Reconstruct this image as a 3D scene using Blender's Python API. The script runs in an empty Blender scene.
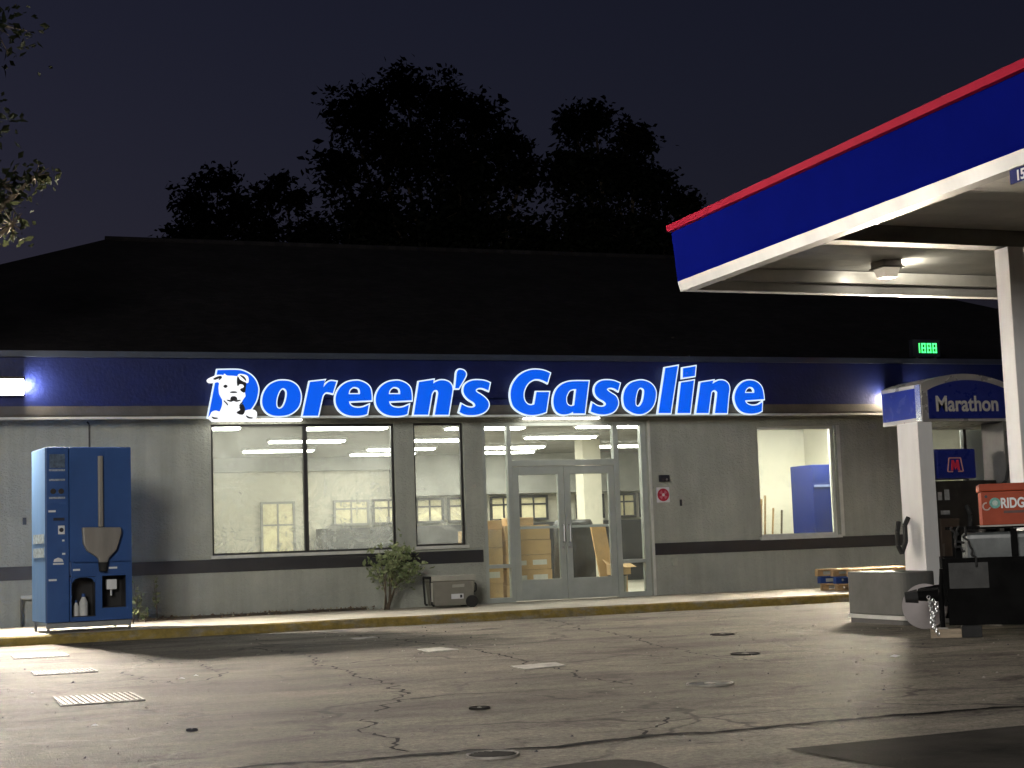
import bpy, bmesh, math, random
from mathutils import Vector, Matrix, Euler
R = math.radians
SC = bpy.context.scene
COL = SC.collection

# ------------------------------------------------------------------ materials
def nt(name):
    m = bpy.data.materials.new(name); m.use_nodes = True
    n = m.node_tree; n.nodes.clear()
    out = n.nodes.new('ShaderNodeOutputMaterial')
    return m, n, out
def nd(n, typ, **kw):
    x = n.nodes.new(typ)
    for k, v in kw.items():
        if k.startswith('i_'):
            x.inputs[k[2:].replace('_', ' ')].default_value = v
        else: setattr(x, k, v)
    return x
def ramp(n, src, stops):
    r = n.nodes.new('ShaderNodeValToRGB')
    e = r.color_ramp.elements
    while len(e) < len(stops): e.new(.5)
    for q, (p, c) in zip(e, stops):
        q.position = p
        q.color = (c, c, c, 1) if not isinstance(c, tuple) else (*c, 1)
    n.links.new(src, r.inputs[0]); return r.outputs[0]
def mul(n, a, b, typ='MULTIPLY', fac=1.0):
    m = n.nodes.new('ShaderNodeMix'); m.data_type = 'RGBA'; m.blend_type = typ
    if isinstance(fac, float): m.inputs[0].default_value = fac
    else: n.links.new(fac, m.inputs[0])
    for s, q in ((a, 6), (b, 7)):
        if isinstance(s, tuple): m.inputs[q].default_value = (*s, 1)
        else: n.links.new(s, m.inputs[q])
    return m.outputs[2]
def noise(n, co, scale, detail=4, rough=.55, dist=0.0):
    t = nd(n, 'ShaderNodeTexNoise'); t.inputs['Scale'].default_value = scale
    t.inputs['Detail'].default_value = detail; t.inputs['Roughness'].default_value = rough
    t.inputs['Distortion'].default_value = dist
    n.links.new(co, t.inputs['Vector']); return t.outputs['Fac']
def mapping(n, co, sc=(1, 1, 1), rot=(0, 0, 0)):
    m = nd(n, 'ShaderNodeMapping'); m.inputs['Scale'].default_value = sc; m.inputs['Rotation'].default_value = rot
    n.links.new(co, m.inputs['Vector']); return m.outputs[0]
MATS = {}
def pm(name, col, rough=.6, metal=0.0, var=.25, scale=5.0, bump=0.0, bscale=60.0, spec=.5, streak=False):
    """painted / moulded surface: base colour with uneven wear, uneven gloss and a fine bump"""
    m, n, out = nt(name)
    b = nd(n, 'ShaderNodeBsdfPrincipled')
    co = nd(n, 'ShaderNodeTexCoord').outputs['Object']
    k = mapping(n, co, (1, 1, .15)) if streak else co
    a = noise(n, k, scale, 6, .6)
    g = ramp(n, a, ((.25, 1 - var), (.7, 1 + var * .35)))
    n.links.new(mul(n, tuple(col), g), b.inputs['Base Color'])
    r2 = noise(n, co, scale * 2.3, 4)
    mr = nd(n, 'ShaderNodeMapRange'); mr.inputs['To Min'].default_value = max(.03, rough - .12); mr.inputs['To Max'].default_value = min(1, rough + .12)
    n.links.new(r2, mr.inputs['Value']); n.links.new(mr.outputs[0], b.inputs['Roughness'])
    b.inputs['Metallic'].default_value = metal
    b.inputs['Specular IOR Level'].default_value = spec
    if bump:
        h = noise(n, co, bscale, 3)
        bp = nd(n, 'ShaderNodeBump'); bp.inputs['Strength'].default_value = bump; bp.inputs['Distance'].default_value = .01
        n.links.new(h, bp.inputs['Height']); n.links.new(bp.outputs[0], b.inputs['Normal'])
    n.links.new(b.outputs[0], out.inputs[0]); MATS[name] = m; return m
def em(name, col, strength, base=(.8, .8, .8), mottled=0.0):
    m, n, out = nt(name)
    b = nd(n, 'ShaderNodeBsdfPrincipled'); b.inputs['Base Color'].default_value = (*base, 1)
    b.inputs['Roughness'].default_value = .35
    b.inputs['Emission Color'].default_value = (*col, 1); b.inputs['Emission Strength'].default_value = strength
    n.links.new(b.outputs[0], out.inputs[0]); m.cycles.emission_sampling = 'FRONT_BACK' if strength > .5 else 'AUTO'
    return m

def mat_asphalt():
    m, n, out = nt('asphalt'); L = n.links.new
    b = nd(n, 'ShaderNodeBsdfPrincipled')
    co = nd(n, 'ShaderNodeTexCoord').outputs['Object']
    big = noise(n, mapping(n, co, (.5, .9, 1)), .55, 5, .6, .4)
    st = noise(n, mapping(n, co, (.45, 1.5, 1), (0, 0, .08)), 1.1, 7, .7, .6)
    med = noise(n, co, 4.5, 6, .7)
    fine = noise(n, co, 85, 3, .7)
    c = mul(n, (.172, .155, .128), ramp(n, big, ((.28, .5), (.5, .95), (.72, 1.3))))
    c = mul(n, c, ramp(n, st, ((.32, .5), (.5, 1.0), (.72, 1.25))))
    c = mul(n, c, ramp(n, med, ((.28, .72), (.6, 1.08))))
    c = mul(n, c, ramp(n, fine, ((.3, .7), (.7, 1.25))))
    grit = noise(n, co, 26, 4, .75)
    c = mul(n, c, ramp(n, grit, ((.3, .5), (.5, 1.0), (.72, 1.5))))
    blot = noise(n, mapping(n, co, (.8, 1.3, 1)), 1.6, 7, .75, .8)
    c = mul(n, c, ramp(n, blot, ((.34, .34), (.46, .95), (.6, 1.05), (.72, 1.5))))
    # oil drips and stains
    spots = nd(n, 'ShaderNodeTexVoronoi'); spots.inputs['Scale'].default_value = .85; L(mapping(n, co, (1, 1, 1)), spots.inputs['Vector'])
    sp = ramp(n, spots.outputs['Distance'], ((.05, .45), (.16, 1.0)))
    msk = noise(n, co, .3, 3)
    c = mul(n, c, sp, fac=ramp(n, msk, ((.5, 0.), (.62, .8))))
    # crack network, only in places
    wob = nd(n, 'ShaderNodeTexNoise'); wob.inputs['Scale'].default_value = 1.8; wob.inputs['Detail'].default_value = 5; L(co, wob.inputs['Vector'])
    mx = nd(n, 'ShaderNodeVectorMath', operation='SCALE'); mx.inputs['Scale'].default_value = .55; L(wob.outputs['Color'], mx.inputs[0])
    ad = nd(n, 'ShaderNodeVectorMath', operation='ADD'); L(mx.outputs[0], ad.inputs[0]); L(co, ad.inputs[1])
    vo = nd(n, 'ShaderNodeTexVoronoi', feature='DISTANCE_TO_EDGE'); vo.inputs['Scale'].default_value = .42; L(ad.outputs[0], vo.inputs['Vector'])
    cr = ramp(n, vo.outputs['Distance'], ((.004, .15), (.012, 1.0)))
    c = mul(n, c, cr, fac=ramp(n, noise(n, co, .35, 4, .6), ((.42, 0.), (.54, .75))))
    L(c, b.inputs['Base Color'])
    rr = nd(n, 'ShaderNodeMapRange'); rr.inputs['To Min'].default_value = .62; rr.inputs['To Max'].default_value = .95; L(med, rr.inputs['Value']); L(rr.outputs[0], b.inputs['Roughness'])
    b.inputs['Specular IOR Level'].default_value = .14
    h = mul(n, ramp(n, fine, ((.2, 0.), (.8, 1.))), cr)
    b1 = nd(n, 'ShaderNodeBump'); b1.inputs['Strength'].default_value = .55; b1.inputs['Distance'].default_value = .012
    L(h, b1.inputs['Height'])
    b2 = nd(n, 'ShaderNodeBump'); b2.inputs['Strength'].default_value = .5; b2.inputs['Distance'].default_value = .05
    L(noise(n, co, 2.2, 4), b2.inputs['Height']); L(b1.outputs[0], b2.inputs['Normal']); L(b2.outputs[0], b.inputs['Normal'])
    L(b.outputs[0], out.inputs[0]); return m
def mat_stucco():
    m, n, out = nt('stucco'); L = n.links.new
    b = nd(n, 'ShaderNodeBsdfPrincipled'); co = nd(n, 'ShaderNodeTexCoord').outputs['Object']
    a = noise(n, co, 1.1, 6, .65); s2 = noise(n, mapping(n, co, (3, 3, .25)), 1.6, 5, .6)
    c = mul(n, (.425, .435, .375), ramp(n, a, ((.3, .82), (.7, 1.1))))
    c = mul(n, c, ramp(n, s2, ((.3, .86), (.6, 1.04))))
    L(c, b.inputs['Base Color']); b.inputs['Roughness'].default_value = .85
    k = noise(n, mapping(n, co, (1, 1, 1.5), (0, .5, 0)), 16, 4, .55, .9)
    bp = nd(n, 'ShaderNodeBump'); bp.inputs['Strength'].default_value = .55; bp.inputs['Distance'].default_value = .018
    L(ramp(n, k, ((.42, 0.), (.58, 1.))), bp.inputs['Height'])
    L(bp.outputs[0], b.inputs['Normal']); L(b.outputs[0], out.inputs[0]); return m
def mat_concrete(name, col, joints=0.0):
    m, n, out = nt(name); L = n.links.new
    b = nd(n, 'ShaderNodeBsdfPrincipled'); co = nd(n, 'ShaderNodeTexCoord').outputs['Object']
    c = mul(n, col, ramp(n, noise(n, co, 1.4, 7, .65), ((.3, .7), (.7, 1.12))))
    c = mul(n, c, ramp(n, noise(n, co, 30, 4, .7), ((.3, .82), (.7, 1.08))))
    if joints:
        x = nd(n, 'ShaderNodeSeparateXYZ'); L(co, x.inputs[0])
        d = nd(n, 'ShaderNodeMath', operation='PINGPONG'); d.inputs[1].default_value = joints; L(x.outputs[0], d.inputs[0])
        c = mul(n, c, ramp(n, d.outputs[0], ((.006, .35), (.012, 1.))))
    L(c, b.inputs['Base Color']); b.inputs['Roughness'].default_value = .88
    bp = nd(n, 'ShaderNodeBump'); bp.inputs['Strength'].default_value = .4; bp.inputs['Distance'].default_value = .01
    L(noise(n, co, 40, 4, .7), bp.inputs['Height']); L(bp.outputs[0], b.inputs['Normal'])
    L(b.outputs[0], out.inputs[0]); return m
def mat_kerb():
    m, n, out = nt('kerb_paint'); L = n.links.new
    b = nd(n, 'ShaderNodeBsdfPrincipled'); co = nd(n, 'ShaderNodeTexCoord').outputs['Object']
    w = noise(n, mapping(n, co, (1, 1, 3)), 2.6, 7, .72)
    c = mul(n, (.27, .195, .04), (.26, .235, .18), 'MIX', ramp(n, w, ((.48, 0.), (.64, 1.))))
    c = mul(n, c, ramp(n, noise(n, co, 9, 5, .7), ((.3, .55), (.62, 1.05))))
    L(c, b.inputs['Base Color']); b.inputs['Roughness'].default_value = .75
    bp = nd(n, 'ShaderNodeBump'); bp.inputs['Strength'].default_value = .5; bp.inputs['Distance'].default_value = .015
    L(noise(n, co, 22, 4), bp.inputs['Height']); L(bp.outputs[0], b.inputs['Normal'])
    L(b.outputs[0], out.inputs[0]); return m
def mat_glass(name, film=.0, seed=0.0, base=.04):
    """clear sheet with a smeared whitish film left by dirt and cleaning"""
    m, n, out = nt(name); L = n.links.new
    co = nd(n, 'ShaderNodeTexCoord').outputs['Object']
    tr = nd(n, 'ShaderNodeBsdfTransparent'); tr.inputs[0].default_value = (.93, .96, .94, 1)
    gl = nd(n, 'ShaderNodeBsdfGlossy'); gl.inputs['Roughness'].default_value = .04
    lw = nd(n, 'ShaderNodeLayerWeight'); lw.inputs['Blend'].default_value = .12
    mg = nd(n, 'ShaderNodeMixShader'); L(lw.outputs['Fresnel'], mg.inputs[0]); L(tr.outputs[0], mg.inputs[1]); L(gl.outputs[0], mg.inputs[2])
    if film:
        k = nd(n, 'ShaderNodeMapping'); k.inputs['Location'].default_value = (seed, seed * 2, seed * .7); L(co, k.inputs[0]); co2 = k.outputs[0]
        sw = noise(n, mapping(n, co2, (1, 1, 1.25), (0, .5, 0)), 1.3, 5, .62, 1.3)
        vs = noise(n, mapping(n, co2, (14, 14, .5)), 1.0, 4, .6)
        bl = noise(n, co2, .9, 3)
        f = mul(n, ramp(n, sw, ((.36, .02), (.5, .55), (.56, .2), (.68, .9))), ramp(n, vs, ((.3, .5), (.7, 1.))))
        f = mul(n, f, ramp(n, bl, ((.3, .2), (.65, 1.))))
        sz = nd(n, 'ShaderNodeSeparateXYZ'); L(co, sz.inputs[0]); mz = nd(n, 'ShaderNodeMapRange'); mz.inputs['From Min'].default_value = 1.3; mz.inputs['From Max'].default_value = 2.3; mz.inputs['To Min'].default_value = 1.0; mz.inputs['To Max'].default_value = .5
        L(sz.outputs[2], mz.inputs['Value']); f = mul(n, f, mz.outputs[0])
        mm = nd(n, 'ShaderNodeMath', operation='MULTIPLY_ADD'); mm.inputs[1].default_value = film; mm.inputs[2].default_value = base
        L(f, mm.inputs[0])
        df = nd(n, 'ShaderNodeBsdfDiffuse'); df.inputs[0].default_value = (.6, .62, .6, 1)
        tl = nd(n, 'ShaderNodeBsdfTranslucent'); tl.inputs[0].default_value = (.62, .63, .60, 1)
        md = nd(n, 'ShaderNodeMixShader'); md.inputs[0].default_value = .5; L(df.outputs[0], md.inputs[1]); L(tl.outputs[0], md.inputs[2])
        mf = nd(n, 'ShaderNodeMixShader'); L(mm.outputs[0], mf.inputs[0]); L(mg.outputs[0], mf.inputs[1]); L(md.outputs[0], mf.inputs[2])
        L(mf.outputs[0], out.inputs[0])
    else: L(mg.outputs[0], out.inputs[0])
    return m
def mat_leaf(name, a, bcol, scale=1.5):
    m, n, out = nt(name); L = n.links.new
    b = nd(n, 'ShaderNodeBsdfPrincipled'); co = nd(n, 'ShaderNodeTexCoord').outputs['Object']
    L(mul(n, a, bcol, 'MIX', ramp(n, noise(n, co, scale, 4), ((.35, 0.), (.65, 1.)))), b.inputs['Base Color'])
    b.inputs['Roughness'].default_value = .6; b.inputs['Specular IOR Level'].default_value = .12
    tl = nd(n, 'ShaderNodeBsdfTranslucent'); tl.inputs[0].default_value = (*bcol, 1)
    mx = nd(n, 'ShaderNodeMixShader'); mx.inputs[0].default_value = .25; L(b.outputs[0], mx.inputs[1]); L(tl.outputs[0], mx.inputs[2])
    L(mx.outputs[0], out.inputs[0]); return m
def mat_wood(name, col, axis=(1, 12, 12)):
    m, n, out = nt(name); L = n.links.new
    b = nd(n, 'ShaderNodeBsdfPrincipled'); co = nd(n, 'ShaderNodeTexCoord').outputs['Object']
    g = noise(n, mapping(n, co, axis), 3.5, 6, .65, .6)
    L(mul(n, mul(n, col, ramp(n, g, ((.3, .6), (.65, 1.15)))), ramp(n, noise(n, co, 2, 3), ((.3, .75), (.7, 1.1)))), b.inputs['Base Color'])
    b.inputs['Roughness'].default_value = .75; L(b.outputs[0], out.inputs[0]); return m
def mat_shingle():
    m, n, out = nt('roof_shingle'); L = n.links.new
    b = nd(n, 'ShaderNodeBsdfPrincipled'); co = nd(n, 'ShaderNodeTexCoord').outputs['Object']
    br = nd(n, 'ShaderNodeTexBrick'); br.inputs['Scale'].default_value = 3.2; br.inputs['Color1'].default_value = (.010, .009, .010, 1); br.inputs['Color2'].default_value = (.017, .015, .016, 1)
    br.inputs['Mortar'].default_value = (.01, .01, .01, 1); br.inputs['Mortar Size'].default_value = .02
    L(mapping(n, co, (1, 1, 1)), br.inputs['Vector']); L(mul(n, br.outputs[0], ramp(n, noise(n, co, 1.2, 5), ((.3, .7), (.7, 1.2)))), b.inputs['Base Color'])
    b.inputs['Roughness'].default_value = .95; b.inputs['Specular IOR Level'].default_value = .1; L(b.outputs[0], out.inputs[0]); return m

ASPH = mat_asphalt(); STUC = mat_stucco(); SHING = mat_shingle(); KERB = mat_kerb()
PAVE = mat_concrete('pavement_concrete', (.44, .41, .34), 1.52)
CONC = mat_concrete('raw_concrete', (.33, .31, .28))
BAND = pm('dark_band_paint', (.022, .022, .025), .6, var=.3, scale=3)
FASB = pm('fascia_blue', (.008, .014, .078), .42, var=.25, scale=2.5, bump=.5, bscale=22, spec=.25)
FASL = pm('fascia_trim_grey', (.026, .036, .058), .5, var=.3, scale=2)
FAST = pm('fascia_strip_beige', (.085, .075, .06), .7, var=.4, scale=3, bump=.3, bscale=30)
TRIM = pm('trim_white', (.66, .66, .6), .5, var=.2)
ALU = pm('door_aluminium', (.44, .47, .43), .45, .1, var=.2, scale=3)
DARKF = pm('window_frame_dark', (.03, .028, .028), .45)
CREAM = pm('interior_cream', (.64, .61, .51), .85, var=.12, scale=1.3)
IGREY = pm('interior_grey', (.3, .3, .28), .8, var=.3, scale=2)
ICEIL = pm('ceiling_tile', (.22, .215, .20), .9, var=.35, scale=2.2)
IFLR = pm('interior_floor', (.45, .42, .34), .5, var=.3, scale=2)
IDARK = pm('interior_dark', (.022, .022, .024), .6, var=.5, scale=3)
TUBE = em('fluorescent_lens', (1.0, .97, .87), 52.0)
SOFT = em('soffit_tube', (1.0, .96, .86), 12.0)
GLASSES = [mat_glass('shop_glass_%s' % k, f, s, b) for k, f, s, b in (('wide', .8, 3.1, .15), ('narrow', .65, 9.7, .10), ('door', .14, 5.3, .02), ('clear', .1, 1.7, .02))]
CARD = pm('cardboard', (.58, .39, .20), .85, var=.25, scale=3, bump=.2, bscale=20)
CARDT = pm('carton_label_white', (.7, .7, .66), .7, var=.1)
TAPE = pm('carton_tape', (.55, .44, .27), .35, var=.1)
BPLAS = pm('black_plastic', (.010, .009, .008), .45, var=.4, scale=4, bump=.6, bscale=9)
RUBB = pm('rubber', (.014, .014, .014), .8)
BLUEM = pm('machine_blue', (.029, .082, .25), .42, var=.18, scale=2.2)
BLUES = pm('machine_blue_lit_side', (.21, .40, .74), .38, var=.2, scale=2, streak=True)  # cabinet blue painted paler, as lit by the left flood lamp
STEEL = pm('brushed_steel', (.55, .55, .55), .35, .9, var=.25, scale=3, streak=True)
STEELP = pm('dull_steel', (.30, .28, .25), .55, .4, var=.3, scale=5, streak=True)
GREYP = pm('grey_metal_paint', (.085, .085, .08), .6, 0, var=.3, scale=2.6, spec=.12)
WHITEP = pm('white_paint', (.62, .62, .62), .4, var=.2, scale=2, streak=True)
WHITEC = pm('canopy_white', (.47, .47, .46), .45, var=.25, scale=1.5, streak=True)
DECK = pm('canopy_deck', (.66, .65, .61), .35, .15, var=.35, scale=1.2)
BEAM = pm('canopy_beam', (.11, .105, .095), .6, var=.3)
CANB = pm('canopy_blue', (.003, .006, .135), .5, var=.15, scale=1.5, spec=.0)
CANR = pm('canopy_red', (.34, .010, .035), .5, var=.15, spec=.02)
REDS = pm('sign_red', (.45, .02, .05), .4)
INK = pm('print_dark', (.02, .02, .03), .5)
PRINTW = pm('print_white', (.72, .72, .72), .5, var=.1)
TAN = pm('cooler_tan', (.21, .20, .165), .5, var=.15, scale=8, bump=.15, bscale=80)
TANL = pm('cooler_lid', (.40, .39, .33), .45, var=.15, scale=8)
PALW = mat_wood('pallet_wood', (.52, .33, .16)); PALB = pm('pallet_blue', (.02, .06, .24), .6)
ORNG = pm('toolbox_red', (.34, .062, .028), .5, var=.25, scale=4, spec=.15)
PUMPB = pm('pump_blue', (.010, .016, .12), .3, var=.15, spec=.2); PUMPK = pm('pump_black', (.016, .014, .012), .4, var=.4)
PUMPR = pm('pump_brown_panel', (.030, .020, .013), .55, var=.4)
TANKM = pm('cloudy_tank', (.11, .12, .12), .35, var=.7, scale=3)
TAR = pm('tar', (.010, .009, .009), .85, var=.3, spec=.03)
PATCH = pm('asphalt_patch', (.030, .027, .024), .95, var=.75, scale=2.2, bump=.5, bscale=60, spec=.05)
IRON = pm('cast_iron', (.022, .02, .018), .7, .1, var=.4, scale=12, spec=.08)
PLATE = pm('ribbed_plate', (.38, .37, .335), .75, var=.6, scale=9)
BARK = pm('bark', (.10, .075, .05), .9, var=.5, scale=8, bump=.6, bscale=20)
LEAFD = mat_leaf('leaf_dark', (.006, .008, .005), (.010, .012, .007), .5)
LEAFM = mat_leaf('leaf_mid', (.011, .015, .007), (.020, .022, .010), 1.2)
LEAFS = mat_leaf('leaf_shrub', (.085, .13, .05), (.33, .36, .20), 7)
SOIL = pm('soil', (.09, .07, .05), .95, var=.5, scale=9, bump=.8, bscale=40)

# ------------------------------------------------------------------ geometry
ORG = {}
class M:
    def __init__(s): s.v = []; s.f = []; s.mi = []; s.T = None
    def add(s, vs, fs, mi=0):
        b = len(s.v)
        s.v += [tuple(s.T @ Vector(v)) if s.T else tuple(v) for v in vs]
        s.f += [tuple(b + i for i in f) for f in fs]; s.mi += [mi] * len(fs); return s
    def box(s, x0, x1, y0, y1, z0, z1, mi=0):
        return s.add([(x0, y0, z0), (x1, y0, z0), (x1, y1, z0), (x0, y1, z0), (x0, y0, z1), (x1, y0, z1), (x1, y1, z1), (x0, y1, z1)],
                     [(0, 3, 2, 1), (4, 5, 6, 7), (0, 1, 5, 4), (1, 2, 6, 5), (2, 3, 7, 6), (3, 0, 4, 7)], mi)
    def cyl(s, p0, p1, r0, r1=None, n=14, mi=0):
        r1 = r0 if r1 is None else r1
        p0, p1 = Vector(p0), Vector(p1); d = (p1 - p0).normalized()
        u = d.orthogonal().normalized(); w = d.cross(u)
        vs = [p0 + (u * math.cos(2 * math.pi * i / n) + w * math.sin(2 * math.pi * i / n)) * r0 for i in range(n)]
        vs += [p1 + (u * math.cos(2 * math.pi * i / n) + w * math.sin(2 * math.pi * i / n)) * r1 for i in range(n)]
        fs = [(i, (i + 1) % n, n + (i + 1) % n, n + i) for i in range(n)] + [tuple(range(n))[::-1], tuple(range(n, 2 * n))]
        return s.add(vs, fs, mi)
    def tube(s, pts, r, n=8, mi=0):
        for a, b in zip(pts, pts[1:]):
            if (Vector(a) - Vector(b)).length > 1e-5: s.cyl(a, b, r, n=n, mi=mi)
        return s
    def prism(s, pts, axis, a, b, mi=0):
        n = len(pts)
        ar = sum(pts[i][0] * pts[(i + 1) % n][1] - pts[(i + 1) % n][0] * pts[i][1] for i in range(n))
        if ar < 0: pts = pts[::-1]
        def P(p, t): return (t, p[0], p[1]) if axis == 'x' else (p[0], t, p[1]) if axis == 'y' else (p[0], p[1], t)
        if axis == 'y': a, b = max(a, b), min(a, b)
        else: a, b = min(a, b), max(a, b)
        vs = [P(p, a) for p in pts] + [P(p, b) for p in pts]
        fs = [tuple(range(n))[::-1], tuple(range(n, 2 * n))] + [(i, (i + 1) % n, n + (i + 1) % n, n + i) for i in range(n)]
        return s.add(vs, fs, mi)
    def disc(s, c, nrm, r, t, n=28, mi=0):
        c = Vector(c); d = Vector(nrm).normalized()
        return s.cyl(c - d * t / 2, c + d * t / 2, r, n=n, mi=mi)
    def build(s, name, mats, parent=None, bevel=0.0, smooth=False, loc=None, local=False, seg=2):
        me = bpy.data.meshes.new(name)
        o = bpy.data.objects.new(name, me); COL.objects.link(o)
        off = Vector((0, 0, 0))
        if parent is not None:
            if not local: off = Vector(ORG[parent.name])
            ORG[o.name] = ORG[parent.name]; o.parent = parent
        elif loc is not None:
            off = Vector(loc); o.location = loc; ORG[o.name] = tuple(loc)
        else: ORG[o.name] = (0, 0, 0)
        me.from_pydata([tuple(Vector(v) - off) for v in s.v], [], s.f)
        for mt in (mats if isinstance(mats, (list, tuple)) else [mats]): me.materials.append(mt)
        if any(s.mi): me.polygons.foreach_set('material_index', s.mi)
        if smooth: me.polygons.foreach_set('use_smooth', [True] * len(me.polygons))
        me.update()
        if bevel:
            bm = bmesh.new(); bm.from_mesh(me)
            eg = [e for e in bm.edges if len(e.link_faces) == 2 and e.calc_face_angle(0) > .5]
            bmesh.ops.bevel(bm, geom=eg, offset=bevel, segments=seg, affect='EDGES', profile=.6, clamp_overlap=True)
            bm.to_mesh(me); bm.free(); me.update()
        return o
def tag(o, label=None, cat=None, group=None, kind=None):
    if label: o['label'] = label
    if cat: o['category'] = cat
    if group: o['group'] = group
    if kind: o['kind'] = kind
    return o
def thing(name, label, cat, loc=(0, 0, 0), rz=0.0, group=None):
    o = bpy.data.objects.new(name, None); COL.objects.link(o); o.location = loc; o.rotation_euler = (0, 0, rz)
    o.empty_display_size = .2; ORG[o.name] = tuple(loc); return tag(o, label, cat, group)
def copy_tree(o, parent=None):
    c = o.copy(); COL.objects.link(c)
    if parent is not None: c.parent = parent; c.matrix_parent_inverse = o.matrix_parent_inverse.copy()
    ORG[c.name] = ORG[o.name]
    for ch in list(o.children): copy_tree(ch, c)
    return c
def curve_mesh(name, contours, y0, y1, mat, parent):
    """flat outline with holes in the X-Z plane, from y1 (front, nearer) to y0 (back): a solid plate"""
    cu = bpy.data.curves.new(name, 'CURVE'); cu.dimensions = '2D'; cu.fill_mode = 'BOTH'; cu.extrude = abs(y0 - y1) / 2
    for c in contours:
        sp = cu.splines.new('POLY'); sp.points.add(len(c) - 1); sp.use_cyclic_u = True
        for q, p in zip(sp.points, c): q.co = (p[0], p[1], 0, 1)
    return _curve_to_mesh(cu, name, (0, (y0 + y1) / 2, 0), 0.0, mat, parent)
def _curve_to_mesh(cu, name, pos, rz, mat, parent, sx=1.0):
    tmp = bpy.data.objects.new(name + '_tmp', cu); COL.objects.link(tmp)
    dg = bpy.context.evaluated_depsgraph_get(); dg.update()
    me = bpy.data.meshes.new_from_object(tmp.evaluated_get(dg)); bpy.data.objects.remove(tmp); bpy.data.curves.remove(cu)
    me.name = name
    off = Vector(ORG[parent.name]) if parent is not None else Vector((0, 0, 0))
    Tm = Matrix.Translation(Vector(pos) - off) @ Matrix.Rotation(rz, 4, 'Z') @ Matrix.Rotation(R(90), 4, 'X') @ Matrix.Diagonal((sx, 1, 1, 1))
    me.transform(Tm); me.materials.clear(); me.materials.append(mat)
    o = bpy.data.objects.new(name, me); COL.objects.link(o); o.parent = parent
    ORG[o.name] = ORG[parent.name] if parent is not None else (0, 0, 0)
    return o
def text(name, body, size, pos, mat, parent, offset=0.0, depth=.003, rz=0.0, shear=0.0, sx=1.0, align='LEFT', local=False):
    cu = bpy.data.curves.new(name, 'FONT'); cu.body = body; cu.size = size; cu.extrude = depth; cu.offset = offset; cu.shear = shear; cu.align_x = align
    if local: pos = tuple(Vector(pos) + Vector(ORG[parent.name]))
    o = _curve_to_mesh(cu, name, pos, rz, mat, parent, sx)
    return o
def smooth_contour(pts, n=6):
    N = len(pts); out = []
    for i in range(N):
        p0, p1, p2, p3 = pts[i - 1], pts[i], pts[(i + 1) % N], pts[(i + 2) % N]
        a = Vector(p1[:2]); b = Vector(p2[:2])
        c1 = p1[2] if len(p1) > 2 else 0; c2 = p2[2] if len(p2) > 2 else 0
        ta = (b - a) if c1 else (b - Vector(p0[:2])) * .5
        tb = (b - a) if c2 else (Vector(p3[:2]) - a) * .5
        k = 1 if (c1 and c2) else n
        for j in range(k):
            t = j / k; t2, t3 = t * t, t * t * t
            q = a * (2 * t3 - 3 * t2 + 1) + ta * (t3 - 2 * t2 + t) + b * (-2 * t3 + 3 * t2) + tb * (t3 - t2)
            out.append((q.x, q.y))
    return out
def area(c): return sum(c[i][0] * c[(i + 1) % len(c)][1] - c[(i + 1) % len(c)][0] * c[i][1] for i in range(len(c))) / 2
def offset_contour(c, d):
    if area(c) < 0: c = c[::-1]
    N = len(c); out = []
    for i in range(N):
        a, b, e = Vector(c[i - 1]), Vector(c[i]), Vector(c[(i + 1) % N])
        u, w = (b - a), (e - b)
        if u.length < 1e-6 or w.length < 1e-6: out.append(tuple(b)); continue
        u.normalize(); w.normalize()
        n1, n2 = Vector((u.y, -u.x)), Vector((w.y, -w.x)); m = n1 + n2
        if m.length < .2: m = n1
        m.normalize(); k = d / max(.5, m.dot(n1)); out.append(tuple(b + m * k))
    return out
rnd = random.Random(11)
# ------------------------------------------------------------------ setting
g = M().add([(-160, -70, 0), (160, -70, 0), (160, 170, 0), (-160, 170, 0)], [(0, 1, 2, 3)]).build('ground', ASPH); tag(g, kind='structure')
pv = M().box(-4.2, 24, -2.72, -.005, -.05, .12).build('pavement', PAVE); tag(pv, kind='structure')
def wavy_kerb():
    m = M(); n = 140; x0, x1 = -4.2, 24
    vs = []
    for i in range(n + 1):
        x = x0 + (x1 - x0) * i / n; e = rnd.uniform(-.006, .006)
        vs += [(x, -2.86 + e, -.02), (x, -2.855 + e, .10), (x, -2.835 + e * .5, .122), (x, -2.722, .124)]
    fs = []; mi = []
    for i in range(n):
        a = i * 4; b = a + 4
        for k in range(3): fs.append((a + k, b + k, b + k + 1, a + k + 1)); mi.append(1 if k == 2 else 0)
    m.add(vs, fs); m.mi = mi; return m
kb = wavy_kerb().build('kerb', [KERB, PAVE]); tag(kb, kind='structure')
def soil_mesh():
    m = M(); n = 60; x0, x1 = 1.4, 6.0
    vs = []
    for i in range(n + 1):
        x = x0 + (x1 - x0) * i / n; w = .38 - .30 * (i / n) + rnd.uniform(-.05, .05)
        vs += [(x, -.008, .155), (x, -w * .5, .15 + rnd.uniform(-.012, .012)), (x, -w, .118)]
    fs = []
    for i in range(n):
        a = i * 3; b = a + 3
        fs += [(a, a + 1, b + 1, b), (a + 1, a + 2, b + 2, b + 1)]
    return m.add(vs, fs)
so = soil_mesh().build('soil_bed', SOIL, smooth=True); tag(so, kind='structure')
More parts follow.
